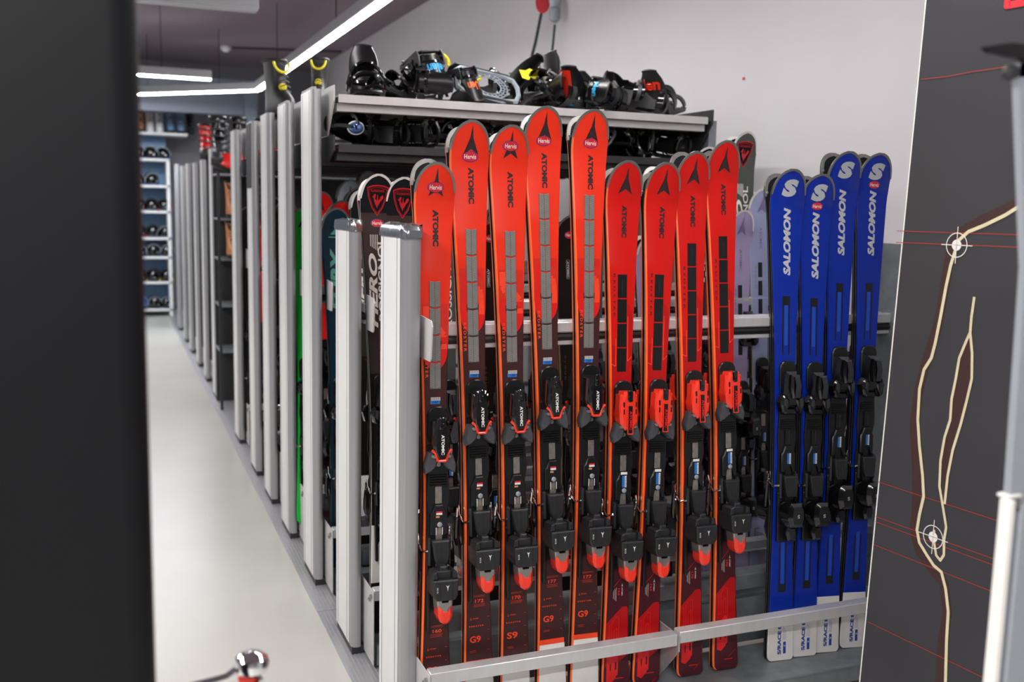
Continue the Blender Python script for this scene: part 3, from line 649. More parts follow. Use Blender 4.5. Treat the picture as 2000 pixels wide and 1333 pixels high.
# ---------------------------------------------------------------- racks
def post_section(y0, dep, x0, w):
    p = [(x0, y0 + dep - .012), (x0, y0 + .045), (x0 + .004, y0 + .042), (x0 + .004, y0 + .037), (x0, y0 + .034)]
    p += [(x0 + .020 - .020 * math.cos(R(a)), y0 + .020 - .020 * math.sin(R(a))) for a in range(0, 91, 18)]
    p += [(x0 + w - .012 + .012 * math.sin(R(a)), y0 + .012 - .012 * math.cos(R(a))) for a in range(0, 91, 30)]
    p += [(x0 + w, y0 + dep - .012), (x0 + w - .01, y0 + dep), (x0 + .012, y0 + dep)]
    return p[::-1]
def rack(y0, tall, label, detail=2, top=None, w=.036, perf=False, xr=2.60):
    yc = y0 + .135; t = thing('ski_rack', label, 'rack', (.75, y0, 0), group='mobile storage racks')
    lx = lambda x: x - .75; ly = lambda y: y - y0
    zt = top or (2.035 if tall else 1.525)
    B = MB(); B.zprism(post_section(0, .27, 0, w), .035, zt); n = len(post_section(0, .27, 0, w)); B.m = [0 if i == n - 2 else 1 for i in range(n)] + [1, 1]
    for yy in (.075, .225): B.box((-.0006, yy, (.035 + zt) / 2), (.0014, .002, zt - .05), 1)
    B.build('end_post', ['alu_white', 'post_grey'], t)
    if detail > 1:
        B = MB(); rings = []
        sec = post_section(-.004, .278, -.004, w + .008)
        if not tall:
            for z, k, wob in ((zt - .022, 1, .0015), (zt - .012, 1.0, .002), (zt + .002, .99, .0025), (zt + .014, .93, .005), (zt + .016, .5, .007)):
                rings.append([(w / 2 + (x - w / 2) * k + random.uniform(-wob, wob), .135 + (y - .135) * k + random.uniform(-wob, wob), z + random.uniform(-wob, wob)) for x, y in sec])
            B.loft(rings); B.build('tape_cap', ['tape'], t, label='crumpled silver tape over the top')
        else:
            for i in range(7): B.bbox((.012, .045 + i * .033, zt + .006), (.02, .02, .012), .003)
            B.build('toothed_top', ['alu_side'], t)
    B = MB(); B.box((.026, .135, .019), (.045, .25, .036)); B.build('post_foot', ['dark_steel'], t)
    if perf:
        B = MB(); B.box((-.002, .15, zt - .19), (.004, .19, .36)); B.build('sign_plate', ['dark_steel'], t, label='dark ribbed plate at the top')
    if detail < 1:
        B = MB(); B.box((.95, .135, 1.0), (1.7, .02, 1.9)); B.build('back_panel', ['dark_steel'], t); return t
    # far end post with slots
    B = MB(); fx = lx(xr)
    B.box((fx - .02, .135, zt / 2), (.04, .27, zt - .06)); B.build('far_post', ['galv'], t)
    if detail > 1:
        B = MB()
        for i in range(int((zt - .4) / .05)): B.box((fx - .0415, .05, .3 + i * .05), (.003, .012, .020)); B.box((fx - .02, -.0015, .3 + i * .05), (.012, .003, .020))
        B.build('slot_row', ['black'], t)
    # leaning bars
    for sgn in (-1, 1):
        B = MB(); B.bbox(((lx(.83) + fx) / 2, .135 + sgn * .022, 1.2325), (fx - lx(.80), .030, .035), .004); B.build('leaning_bar', ['alu'], t)
        B = MB(); B.tube([(.05, .135 + sgn * .026, 1.203), (fx, .135 + sgn * .026, 1.203)], .012, 0, 8); B.build('rubber_bumper', ['rubber'], t, label='black rubber strip under the bar')
        B = MB(); B.bbox(((lx(.83) + fx) / 2, .135 + sgn * .020, 1.184), (fx - lx(.80), .024, .014), .002); B.build('lower_bar', ['alu'], t)
    B = MB(); B.xprism([(-.050, 1.175), (-.060, 1.265), (-.05, 1.28), (.05, 1.285), (.05, 1.165), (-.042, 1.165)], lx(.812), lx(.816)); B.build('bar_bracket', ['shelf_grey'], t)
    # tray on the side towards the camera
    B = MB(); B.box((fx / 2 + .03, -.02, .086), (fx - .06, .25, .006)); B.box((fx / 2 + .03, -.1225, .052), (fx - .06, .003, .070)); B.build('tray_floor', ['galv'], t)
    B = MB(); B.box((fx / 2 + .03, .105, .185), (fx - .06, .004, .16)); B.build('tray_back', ['galv'], t)
    B = MB(); B.bbox((fx / 2 + .03, .135, .325), (fx - .06, .07, .055), .003); B.bbox((fx / 2 + .03, .135, .45), (fx - .06, .04, .03), .003); B.build('centre_beam', ['galv'], t)
    segs = [(lx(.80), lx(1.603)), (lx(1.611), lx(2.461)), (lx(2.469), fx)]
    for q, (a, b) in enumerate(segs): B = MB(); B.bbox(((a + b) / 2, -.105, .269 + .006 * q), (b - a, .040, .038), .002); B.build('tray_rail', ['alu'], t)
    B = MB(); B.xprism([(-.127, .02), (-.127, .283), (.13, .283), (.13, .02)], lx(.796), lx(.799)); B.build('side_plate', ['shelf_grey'], t)
    for x in (1.607, 2.465):
        B = MB(); B.xprism([(-.128, .283), (.10, .283), (.10, .108), (-.02, .108), (-.128, .232)], lx(x) - .003, lx(x) + .003); B.build('divider_plate', ['alu_side'], t)
    for q, zz in ((-.105, .262), (-.085, .245)):
        B = MB(); B.lathe([(.008, 0), (.008, -.006), (.004, -.009), (0, -.009)], (lx(.796), q, zz), 8, 0, 'x'); B.build('bolt', ['silver'], t)
    if tall:
        for k, (z, m_) in enumerate(((2.012, 'shelf_grey'), (1.822, 'dark_steel'))):
            B = MB(); L = lx(2.52) - lx(.84); cx = (lx(2.52) + lx(.84)) / 2
            B.box((cx, .17, z - .004), (L, .44, .006)); B.bbox((cx, -.05, z - .014), (L, .004, .032), .001); B.box((cx, .38, z - .014), (L, .004, .032))
            B.box((cx, .0, z - .045), (L, .05, .030)); B.box((cx, .28, z - .045), (L, .05, .030))
            B.build('upper_shelf' if k == 0 else 'lower_shelf', [m_], t)
            for x in (.822, 2.54):
                B = MB(); B.xprism([(-.06, z - .025), (-.06, z + .035), (.39, z + .035), (.39, z - .03), (.2, z - (.15 if k == 0 else .07)), (.06, z - (.15 if k == 0 else .07))], lx(x) - .003, lx(x) + .003); B.build('shelf_bracket', ['shelf_grey' if x < 1 and k == 0 else 'dark_steel'], t)
            if k == 0 : B = MB(); B.box((lx(2.50), .17, 1.93), (.05, .10, .14)); B.build('shelf_strut', ['dark_steel'], t)
    return t
rack(2.655, False, 'nearest low rack of mobile storage with a taped post beside the shortest ski', w=.05)
rack(3.30, False, 'second low rack with a taped post, behind the nearest one')
rack(3.98, True, 'first tall rack, carrying the two shelves heaped with snowboard bindings')
rack(4.60, True, 'second tall rack, with snowboard boots on its top and a green ski')
rack(5.18, True, 'third tall rack counting away from the binding shelves', 1)
rack(5.76, True, 'fourth tall rack, narrow post with a dark ribbed plate at the top', 1, perf=True)
rack(6.58, True, 'tall rack standing just before the open bay with red boots', 1)
rack(8.14, True, 'tall rack closing the open bay with orange boots', 0, top=1.99)
rack(8.97, True, 'tall rack under the black boots, right after the open bay', 0, top=1.93)
rack(9.80, True, 'tall rack near the far end below the upright red boot', 0, top=1.93)
rack(10.70, True, 'third rack from the far shelving of the storage row', 0, top=1.95)
rack(11.55, True, 'second rack from the far shelving of the storage row', 0, top=1.95)
rack(12.6, True, 'last rack of the row touching the far shelving', 0, top=2.0)
#--OBJECTS--
# ---------------------------------------------------------------- skis in the nearest rack
F = .989
front = [  # kind, variant, tip x, tip z, low x, low z, label of the front ski, label of its mate, splay of the mate
 ('race', (4, 'S9', '160', .068), .878, 1.712, .848, .29, 'red race ski numbered 160, the shortest and leftmost in the front row', 'dark-based mate turned away behind the leftmost red ski 160, tip peeping above it', .022),
 ('race', (5, 'G9', '172', .100), .986, 1.837, .982, .26, 'red race ski numbered 172, second from the left in the front row', 'mate turned away behind the red ski 172, its black base edge showing at left', -.004),
 ('race', (5, 'S9', '170', .058), 1.111, 1.830, 1.100, .27, 'red race ski numbered 170 with the oval sticker across the emblem', 'mate turned away behind the red ski 170, third pair from the left', -.006),
 ('race', (6, 'G9', '177', .096), 1.222, 1.890, 1.220, .27, 'red race ski numbered 177, left one of the two tallest', 'mate turned away behind the left one of the two tallest red skis', -.006),
 ('race', (6, 'G9', '177', .096), 1.382, 1.892, 1.335, .28, 'red race ski numbered 177, right one of the two tallest', 'mate turned away behind the right one of the two tallest red skis', -.006),
 ('sport', (4, '163'), 1.499, 1.739, 1.445, .30, 'red ski with black inlays, first one right of the tallest pair', 'mate turned away behind the first red ski with black inlays', -.012),
 ('sport', (4, '163'), 1.638, 1.739, 1.558, .30, 'red ski with black inlays, second one right of the tallest pair', 'mate turned away behind the second red ski with black inlays', -.018),
 ('sport', (5, '170'), 1.746, 1.779, 1.715, .31, 'red ski with black inlays, third of the four, marked 170', 'mate turned away behind the third red ski with black inlays, tip standing out at left', .012),
 ('sport', (5, '170'), 1.860, 1.817, 1.850, .11, 'red ski with black inlays beside the blue skis, its dark tail in the tray', 'mate turned away behind the red ski that stands nearest to the blue skis', -.02),
 ('blue', ('163', None), 2.120, 1.735, 2.070, .12, 'leftmost of the four blue skis, no sticker', 'black-based mate turned away behind the leftmost blue ski', -.002),
 ('blue', ('163', .104), 2.241, 1.722, 2.168, .11, 'second blue ski from the left, lowest of the four, red oval sticker', 'mate turned away behind the second blue ski from the left', .004),
 ('blue', ('170', None), 2.355, 1.804, 2.262, .12, 'third blue ski from the left, tall and without sticker', 'black-based mate turned away behind the third blue ski', .008),
 ('blue', ('170', .104), 2.488, 1.801, 2.375, .13, 'rightmost blue ski with a red oval sticker, beside the map panel', 'mate turned away behind the rightmost blue ski', .010)]
GR = {'race': 'red race skis in the nearest rack', 'sport': 'red skis with black inlays in the nearest rack', 'blue': 'blue skis in the nearest rack'}
def stand_z(kind): return .0895 if kind == 'blue' else .095
def stand(kind, var, xt, zt, xl, zl, ytail, label, group, turned=False, dz=0, dx=0, dy=0, bindings=True, yaw=0):
    s = .105 / 1.12                                             # lean against the bar
    yt = ytail + (zt - .10) * s
    x0 = xl - (xt - xl) / (zt - zl) * (zl - .10)
    base = Vector((x0, ytail, stand_z(kind) + max(dz, 0))); d = (Vector((xt, yt, zt)) - base).normalized(); L = (zt + dz - base.z) / d.z
    L = round(L / .004) * .004
    K = ski_proto(kind, L, var)
    return put_ski(K, label, group, base + Vector((dx, dy, 0)), base + d + Vector((dx, dy, 0)), yaw, turned, bindings)
for k, v, xt, zt, xl, zl, la, lb, dz in front:
    xt *= F; zt = 1.6 + (zt - 1.6) * F
    yw = {'race': -R(2), 'sport': -R(3), 'blue': -R(6)}[k]
    stand(k, v, xt, zt, xl, zl, 2.63, la, GR[k], yaw=yw)
    stand(k, v, xt, zt, xl, zl, 2.634, lb, GR[k] + ', turned away', True, dz, -.002, .001, yaw=yw)

# ---------------------------------------------------------------- skis in the racks behind
def back_row(ytail, items, group, F2=.991, bind=True):
    for kind, var, xt, zt, label, *r in items:
        zt = 1.6 + (zt - 1.6) * F2; xt *= F2; tw = r[0] if r else False
        stand(kind, var, xt, zt, xt - .004, .3, ytail, label, group, bindings=bind)
        stand(kind, var, xt, zt, xt - .004, .3, ytail + .004, 'turned-away mate of the ' + label, group + ', turned away', True, -.004, 0, .001, bindings=bind)
G2 = 'skis in the second rack'
back_row(3.285, [
  ('ross', ('ross_dark', .165), .872, 1.693, 'rooster shield ski with an oval sticker between the taped posts'),
 ('ross', ('ross_dark', None), .964, 1.683, 'dark rooster-shield ski just left of the shortest red ski'),
 ('ross', ('ross_grey', None), 1.118, 1.66, 'dark ski with white lettering seen between the first two red skis'),
 ('dark', (.060,), 1.290, 1.535, 'low black ski, oval sticker, between third and fourth red skis'),
 ('dark', (.072,), 1.612, 1.566, 'low black ski, oval sticker, between the two tallest red skis'),
 ('ross', ('ross_grey', None), 1.712, 1.755, 'grey-green shield ski between the two tallest red skis'),
 ('ross', ('ross_grey', None), 1.850, 1.740, 'grey white-lettered ski behind the first red ski with black inlays'),
 ('ross', ('ross_dark', None), 2.015, 1.775, 'dark rooster ski peeping over the second red ski with black inlays'),
 ('cloud', 'lilac', 1.960, 1.500, 'short lilac ski between the first two red black-inlay skis'),
 ('cloud', 'lilac', 2.235, 1.600, 'lilac ski between the second and third red skis with black inlays'),
 ('ross', ('ross_dark', None), 2.215, 1.842, 'dark rooster ski peeping between the last two red skis'),
 ], G2)
back_row(3.93, [('ross', ('ross_dark', None), .985, 1.655, 'dark ski half hidden by the shield ski with the oval sticker')], G2, bind=False)
back_row(3.305, [
 ('cloud', 'lilac', 2.395, 1.598, 'pale lilac ski right of the last red ski'),
 ('cloud', 'lilac_grey', 2.494, 1.690, 'bluish lilac ski standing just left of the blue skis'),
 ], 'lilac skis in the second rack')
back_row(3.325, [('ross', ('ross_grey', None), 2.425, 1.912, 'tall grey-green ski with red rooster shield against the pale wall')], G2)
G3 = 'skis in the first tall rack'
back_row(3.96, [('plain', ('teal_dark', 'teal_dark', 'FURY', 'teal'), .868, 1.568, 'dark teal ski with big light letters behind the second taped post')], G3)
back_row(4.02, [
 ('plain', ('boot_red', 'ski_black', '', 'ink_dark'), .905, 1.600, 'red-tipped ski just above the teal ski'),
 ('plain', ('boot_red', 'ski_black', '', 'ink_dark'), 1.045, 1.598, 'second red-tipped ski right of the one over the teal ski'),
 ('dark', (None,), 1.16, 1.62, 'plain black ski behind the shield skis'),
 ('dark', (None,), 1.32, 1.58, 'plain black ski behind the second red ski'),
 ('dark', (None,), 1.62, 1.60, 'plain black ski behind the tallest red skis'),
 ], G3)
back_row(4.05, [('dark', (None,), .985, 1.655, 'round-tipped black ski above the red-tipped skis'),
 ('plain', ('charcoal', 'ski_black', '', 'black'), 1.115, 1.70, 'dark grey ski tip left of the oval-sticker shield ski')], G3)
back_row(4.58, [('plain', ('green', 'green', '', 'black'), .838, 1.560, 'bright green ski between the first two tall posts'),
 ('plain', ('boot_red', 'maroon', '', 'ink_dark'), .93, 1.64, 'deep red ski behind the bright green one'),
 ('plain', ('ink_white', 'ski_black', '', 'ross_red'), 1.20, 1.73, 'white-tipped ski far behind the teal ski'),
 ('plain', ('boot_red', 'ski_black', '', 'ink_dark'), 1.36, 1.73, 'red-tipped ski far behind the shield skis'),
 ('plain', ('slate', 'ski_black', '', 'ink_dark'), 1.07, 1.70, 'pale-tipped ski far back under the binding shelves')], 'skis in the second tall rack')
back_row(5.16, [('plain', ('maroon', 'ski_black', '', 'ink_dark'), .86, 1.60, 'maroon ski in the third tall rack'),
 ('plain', ('slate', 'ski_black', '', 'ink_dark'), 1.30, 1.76, 'grey-tipped ski in the third tall rack')], 'skis in the third tall rack')
back_row(5.74, [('plain', ('ski_black', 'ski_black', '', 'ink_dark'), .87, 1.62, 'black ski in the fourth tall rack')], 'skis in the fourth tall rack')
back_row(6.56, [('plain', ('ski_black', 'ski_black', '', 'ink_dark'), .84, 1.55, 'black ski before the open bay'), ('plain', ('boot_red', 'ski_black', '', 'ink_white'), .93, 1.5, 'red-topped ski before the open bay')], 'skis before the open bay')

# ---------------------------------------------------------------- snowboard bindings
def sb_parts(txt='', tc='cyan', frame='black', strap='black_gloss', back='black', patch=None, th=.62):
    out = {}
    def nd(n, B, mats, loc=(0, 0, 0), rot=(0, 0, 0), label=None, smooth=True): out[n + str(len(out))] = Node(n, B.mesh(n, mats, smooth), loc, rot, label)
    B = MB()     # base frame: rim, rings and spokes
    rim = [(-.118 + .0, -.040), (-.10, -.056), (.06, -.064), (.12, -.050), (.135, -.02), (.135, .02), (.12, .050), (.06, .064), (-.10, .056), (-.118, .040)]
    B.tube([(x, y, .009) for x, y in rim], .010, 0, 6, True, .009)
    for r in (.040, .050, .060):
        B.tube([(r * 1.35 * math.cos(2 * PI * i / 20) + .01, r * math.sin(2 * PI * i / 20), .010) for i in range(20)], .0032, 0, 4, True)
    for i in range(22):
        a = 2 * PI * i / 22; B.tube([(.01 + .040 * 1.35 * math.cos(a), .040 * math.sin(a), .008), (.01 + .090 * math.cos(a), .060 * math.sin(a), .008)], .0026, 0, 4)
    nd('baseplate', B, [frame])
    for sg in (-1, 1):
        B = MB(); B.prism([(-.12, 0), (.10, 0), (.115, .018), (.07, .030), (.02, .022), (-.02, .028), (-.06, .052), (-.10, .075), (-.13, .078), (-.135, .03)][::-1], sg * .062, sg * .070, 0, .002)
        nd('side_rail', B, ['charcoal'])
    B = MB(); B.tube([(-.09 - .062 * math.sin(R(a)), .068 * math.cos(R(a)), .062 + .01 * math.sin(R(a))) for a in range(0, 181, 18)], .009, 0, 6, False, .014); nd('heel_hoop', B, [strap])
    # highback shell
    B = MB(); g = []; nh, na = 8, 11
    for s_ in (0, 1):
        for i in range(nh):
            h = i / (nh - 1); wv = R(78) * (1 - .25 * h - .35 * h ** 5); r = .060 + .012 * h - s_ * .005; row = []
            for j in range(na):
                a = -wv + 2 * wv * j / (na - 1); e = (a / R(78)) ** 2
                z = .03 + .205 * h * (1 - .22 * e * h)
                row.append((-.088 - r * math.cos(a) - .045 * h ** 1.4, r * 1.02 * math.sin(a), z))
            g.append(row)
    B.loft(g[:nh], 0, False, False); k = len(B.v); B.loft([r[::-1] for r in g[nh:]], 0, False, False)
    top = [g[nh - 1], g[2 * nh - 1]]; B.loft([top[0], top[1]], 0, False, False)
    for side in (0, na - 1): B.loft([[g[i][side] for i in range(nh)], [g[nh + i][side] for i in range(nh)]], 0, False, False)
    nd('highback', B, [back])
    B = MB(); B.tube([tuple(Vector(p) + Vector((-.002, 0, .002))) for p in g[nh - 1]], .005, 0, 6); nd('highback_rim', B, ['charcoal'])
    if txt:
        vs, fs = glyphs(txt, .04); q = []
        for u, v in vs:
            a = u * 1.3; h = th + v * .28; r = .0612 + .012 * h
            q.append((-.088 - (r + .0016) * math.cos(a) - .045 * h ** 1.4, -r * 1.02 * math.sin(a), .03 + .205 * h))
        B = MB(); B.add(q, fs); nd('lettering', B, [tc], smooth=False)
    if patch:
        B = MB()
        for m_, (a0, a1, h0, h1) in enumerate(((-.9, .1, .15, .9), (-.9, .1, .05, .35))):
            for i in range(4):
                for (aa, bb) in [((a0 + (a1 - a0) * i / 4), (a0 + (a1 - a0) * (i + 1) / 4))]:
                    pts = []
                    for a, h in ((aa, h0), (bb, h0), (bb, h1 if not m_ else h0 + (h1 - h0) * (1 - (bb - a0) / (a1 - a0))), (aa, h1 if not m_ else h0 + (h1 - h0) * (1 - (aa - a0) / (a1 - a0)))):
                        r = .0612 + .012 * h; pts.append((-.088 - (r + .0010 + .0006 * m_) * math.cos(a), -r * 1.02 * math.sin(a), .03 + .205 * h)); pts[-1] = (pts[-1][0] - .045 * h ** 1.4, pts[-1][1], pts[-1][2])
                    B.add(pts, [(0, 1, 2, 3)], m_)
        nd('colour_patch', B, ['lever_red', 'cyan'], smooth=False, label='red and light blue colour fields')
    # straps
    B = MB(); P = [(-.05 + .03 * math.sin(R(a)), .072 * math.cos(R(a)), .045 + .085 * math.sin(R(a))) for a in range(-8, 189, 14)]
    B.strip(P, (1, 0, .45), [.030 + .034 * math.sin(R(min(180, max(0, a)))) for a in range(-8, 189, 14)], .009); nd('ankle_strap', B, [strap])
    B = MB(); B.strip([tuple(Vector(p) * 1.0 + Vector((.002, 0, .006))) for p in P[3:-4]], (1, 0, .45), .022, .006); nd('strap_pad', B, ['charcoal'])
    B = MB(); B.strip([(.085 + .012 * math.sin(R(a)), .070 * math.cos(R(a)), .022 + .060 * math.sin(R(a))) for a in range(-5, 186, 14)], (1, 0, .3), .030, .008); nd('toe_strap', B, [strap])
    for x, z, s_ in ((-.03, .105, 1), (.098, .066, .8)):
        B = MB(); B.bbox((0, 0, 0), (.030 * s_, .040 * s_, .012), .003); B.bbox((.0, .012, .010), (.024 * s_, .034 * s_, .006), .002); B.lathe([(.006, 0), (.006, .018)], (0, -.012, 0), 8)
        nd('buckle', B, ['silver' if s_ == 1 else 'charcoal'], (x, .050 * s_, z), (R(-50), 0, 0))
    B = MB()
    for i in range(11): B.bbox((0, .0065 * i, 0), (.014, .0035, .005), .001)
    B.bbox((0, .033, -.003), (.016, .074, .003), .001); nd('ratchet_ladder', B, ['black'], (-.02, .055, .095), (R(-28), 0, 0))
    B = MB(); B.bbox((-.02, 0, .021), (.19, .085, .006), .002); nd('footbed', B, ['black_matt'])
    return list(out.values())
SB = {'plain': sb_parts(), 'blue': sb_parts('elen', 'cyan', th=.34), 'orange': sb_parts('Uen', 'orange', th=.5), 'red': sb_parts('len', 'lever_red', back='black_matt', th=.66),
      'grid': sb_parts('', 'cyan', 'slate'), 'patch': sb_parts('', 'cyan', patch=1), 'grey': sb_parts('', 'cyan', 'charcoal', 'charcoal', 'charcoal')}
SBOPEN = {k: [p for p in v if p.name not in ('footbed', 'highback', 'highback_rim', 'heel_hoop', 'ankle_strap', 'strap_pad', 'ratchet_ladder')] for k, v in SB.items()}
def sb(kind, label, loc, rot, group, sc=1.0, openb=False):
    t = thing('snowboard_binding', label, 'binding', loc, [R(a) for a in rot], group, sc)
    for p in (SBOPEN if openb else SB)[kind]: p.put(t)
    return t
GT = 'snowboard bindings on the top shelf'; Z1 = 2.022
# rot: x forward of the binding; yaw -90 points its toe to the camera
sb('plain', 'big black snowboard binding at the left end of the top shelf, toe opening forward', (.985, 4.08, Z1 + .002), (0, 0, -100), GT, 1.0)
sb('blue', 'black binding with light blue letters lying upside down near the left', (1.235, 4.16, Z1 + .185), (172, 12, 95), GT, .85)
sb('plain', 'black binding lying under the upside-down blue-lettered one', (1.22, 4.10, Z1 + .085), (95, -8, 60), GT, .72)
sb('plain', 'black binding with round strap behind the leftmost one on the top shelf', (1.13, 4.30, Z1 + .002), (0, 0, -75), GT, .8)
sb('orange', 'small upturned binding with orange letters left of the lattice one', (1.365, 4.05, Z1 + .135), (168, 4, 102), GT, .62)
SBK = SB['grid']
sb('grid', 'binding with a silver lattice base turned toward the camera', (1.48, 4.00, Z1 + .082), (-125, 8, 4), GT, 1.12, True)
sb('plain', 'black binding with an upright thin strap loop behind the lattice one', (1.58, 4.30, Z1 + .05), (20, -10, 130), GT)
sb('grey', 'grey binding with a yellow splash right of the lattice one', (1.75, 4.20, Z1 + .035), (0, -12, -95), GT, .8)
sb('plain', 'glossy black binding overhanging the shelf edge right of the lattice one', (1.77, 4.05, Z1 + .028), (20, 4, -140), GT)
sb('patch', 'binding with a red and light blue back in the middle of the top shelf', (1.99, 4.14, Z1 + .012), (0, -14, 48), GT, .9)
sb('blue', 'black binding with light blue letters in front of the red and blue one', (2.03, 4.02, Z1 + .070), (100, 10, 20), GT, .8)
sb('grey', 'grey binding with a tall open back standing right of the red and blue one', (2.15, 4.16, Z1 + .03), (0, -10, 10), GT, .75)
sb('plain', 'black binding lying low between the open-backed one and the slotted strap', (2.24, 4.04, Z1 + .055), (75, 10, -30), GT, .85)
sb('red', 'rightmost binding on the top shelf, grey with red letters', (2.40, 4.10, Z1 + .012), (0, -12, 38), GT, .9)
sb('plain', 'black binding squeezed between the leftmost one and the blue-lettered one', (1.09, 4.12, Z1 + .012), (8, -14, -150), GT, .8)
sb('grey', 'dark grey binding at the back behind the lattice one', (1.42, 4.34, Z1 + .012), (0, -6, -30), GT, .9)
sb('plain', 'black binding lying on its side left of the red and blue one', (1.87, 4.10, Z1 + .060), (82, 6, 15), GT, .8)
sb('plain', 'black binding at the back edge behind the red-lettered rightmost one', (2.27, 4.30, Z1 + .012), (0, 0, 150), GT, .75)
# loose pieces
B = MB(); B.prism([(-.09, -.02), (-.05, -.028), (.06, -.022), (.10, -.006), (.10, .010), (.06, .020), (-.05, .020), (-.09, .012)], 0, .010, 0, .003)
o = B.build('binding_strap', ['black_matt'], None, (2.29, 4.10, Z1 + .075), (R(-20), R(-38), R(10))); o['label'] = 'loose black slotted strap leaning left of the rightmost binding'; o['category'] = 'strap'
for i, (p, e, l, la) in enumerate([((1.345, 4.24, Z1 + .185), (0, 0, 0), .045, 'yellow pull loop standing up near the middle-left of the top shelf'), ((1.49, 4.20, Z1 + .145), (R(160), 0, R(20)), .04, 'yellow cord lying over the bindings behind the lattice base')]):
    B = MB(); B.tube([(l * math.cos(R(a)), 0, l * math.sin(R(a)) * .8) for a in range(-20, 201, 20)], .008, 0, 8); o = B.build('pull_loop', ['yellow'], None, p, e); o['label'] = la; o['category'] = 'loop'
B = MB(); B.prism([(-.04, -.02), (-.01, -.028), (.0, -.012), (.03, -.03), (.04, 0), (.02, .02), (0, .03), (-.02, .018), (-.05, .02)], 0, .003); o = B.build('strap_cover', ['yellow'], None, (1.72, 4.105, Z1 + .145), (R(-25), 0, 0)); o['label'] = 'yellow splash-shaped strap cover in the binding pile'; o['category'] = 'strap'
GL = 'snowboard bindings on the lower shelf'; Z2 = 1.832
kinds = ['grey', 'plain', 'plain', 'grey', 'plain', 'patch', 'plain', 'plain', 'grey', 'plain', 'plain', 'plain']
wh = ['at the left end under the leftmost upper binding', 'second from the left, light blue tag below', 'third from the left, strap arched', 'with silver buckle left of the first red tips', 'just left of the second red ski tip', 'with a red and blue back', 'between the second and fourth red skis', 'behind the fourth red ski', 'between the two tallest red skis', 'right of the two tallest red skis', 'near the right end of the shelf', 'at the right end beside the perforated post']
for i in range(12):
    sb(kinds[i], 'dark snowboard binding on the lower shelf ' + wh[i], (.93 + i * .138, 4.06 + .05 * (i % 2), Z2 + .035 + .01 * (i % 3)), (random.uniform(50, 110) if i % 3 else 0, random.uniform(-15, 10), -90 + random.uniform(-60, 60)), GL, .84)
# mirrored goggles
t = thing('goggles', 'mirrored goggles lying at the left end of the lower shelf', 'goggles', (.92, 3.98, Z2 + .06), (R(10), 0, R(20)), None, .6)
B = MB(); B.lathe([(0, -.030), (.022, -.026), (.036, -.012), (.040, 0)], (0, 0, 0), 16, 0, 'y', 1.5, 1); B.build('lens', ['mirror_lens'], t)
B = MB(); B.tube([(.062 * math.cos(R(a)), 0, .042 * math.sin(R(a))) for a in range(0, 360, 24)], .006, 0, 6, True); B.build('goggle_frame', ['boot_white'], t)

# ---------------------------------------------------------------- boots
def boot_rings(L=.29, wd=.105, H=.30, hard=False):
    rings = []; n = 16
    spec = [(0, -.5, .5, .92), (.015, -.52, .53, 1), (.05, -.52, .54, 1.0), (.085, -.51, .46, .96), (.115, -.50, .28, .93), (.14, -.49, .12, .92), (.18, -.48, .04, .95), (.24, -.49, .02, 1.0), (H, -.52, .02, 1.08)]
    for z, a, b, w in spec:
        cx = (a + b) / 2 * L; hx = (b - a) / 2 * L; hy = wd / 2 * w
        rings.append([(cx + hx * math.copysign(abs(math.cos(t)) ** .8, math.cos(t)), hy * math.copysign(abs(math.sin(t)) ** .85, math.sin(t)), z) for t in [2 * PI * j / n for j in range(n)]])
    return rings
def boot_proto(main, toe, cuff, accent, hard=False):
    nodes = []; rg = boot_rings()
    B = MB(); B.loft(rg, [0] * 1 if False else 0); nodes.append(Node('boot_shell', B.mesh('boot_shell', [main])))
    B = MB(); B.loft([[(x * 1.02, y * 1.05, z - .012) for x, y, z in rg[0]], [(x * 1.03, y * 1.08, z) for x, y, z in rg[0]], [(x * 1.02, y * 1.05, z + .004) for x, y, z in rg[1]]]); nodes.append(Node('sole', B.mesh('sole', [toe])))
    B = MB(); top = rg[-1]; B.tube([(x * 1.0, y * 1.0, z) for x, y, z in top], .009, 0, 6, True); nodes.append(Node('cuff', B.mesh('cuff', [cuff])))
    if hard:
        B = MB(); B.lathe([(0, -.052), (.030, -.045), (.050, -.025), (.056, 0), (.05, .025), (.03, .045), (0, .055)], (.112, 0, .048), 14, 0, 'x', 1, .95); nodes.append(Node('toe_cap', B.mesh('toe_cap', ['charcoal'])))
        for z, x in ((.11, .07), (.16, .012), (.21, .006), (.265, .008)):
            B = MB(); B.strip([(x + .02 * math.cos(R(a)) * 1, .060 * math.sin(R(a)), z) for a in range(-80, 81, 20)], (0, 0, 1), .014, .005); B.bbox((x + .024, .02, z), (.014, .03, .011), .003, 1); nodes.append(Node('buckle', B.mesh('buckle', ['black_matt', 'slate'])))
    else:
        B = MB()
        for i in range(6):
            z = .12 + i * .028; x = .068 - i * .012; B.tube([(x + .012, -.03, z), (x + .018, 0, z + .012), (x + .012, .03, z)], .003, 0, 5)
        nodes.append(Node('laces', B.mesh('laces', ['charcoal'])))
        B = MB(); B.tube([(.020 + .02 * math.sin(R(a)), .045 * math.cos(R(a)), .285 - .055 * math.sin(R(a))) for a in range(0, 181, 20)], .0075, 0, 6); nodes.append(Node('pull_loop', B.mesh('pull_loop', [accent])))
        B = MB(); B.lathe([(.022, 0), (.022, .012), (.014, .018), (0, .018)], (.03, 0, .15), 10, 0, 'x'); nodes.append(Node('lace_dial', B.mesh('lace_dial', [accent])))
    return nodes
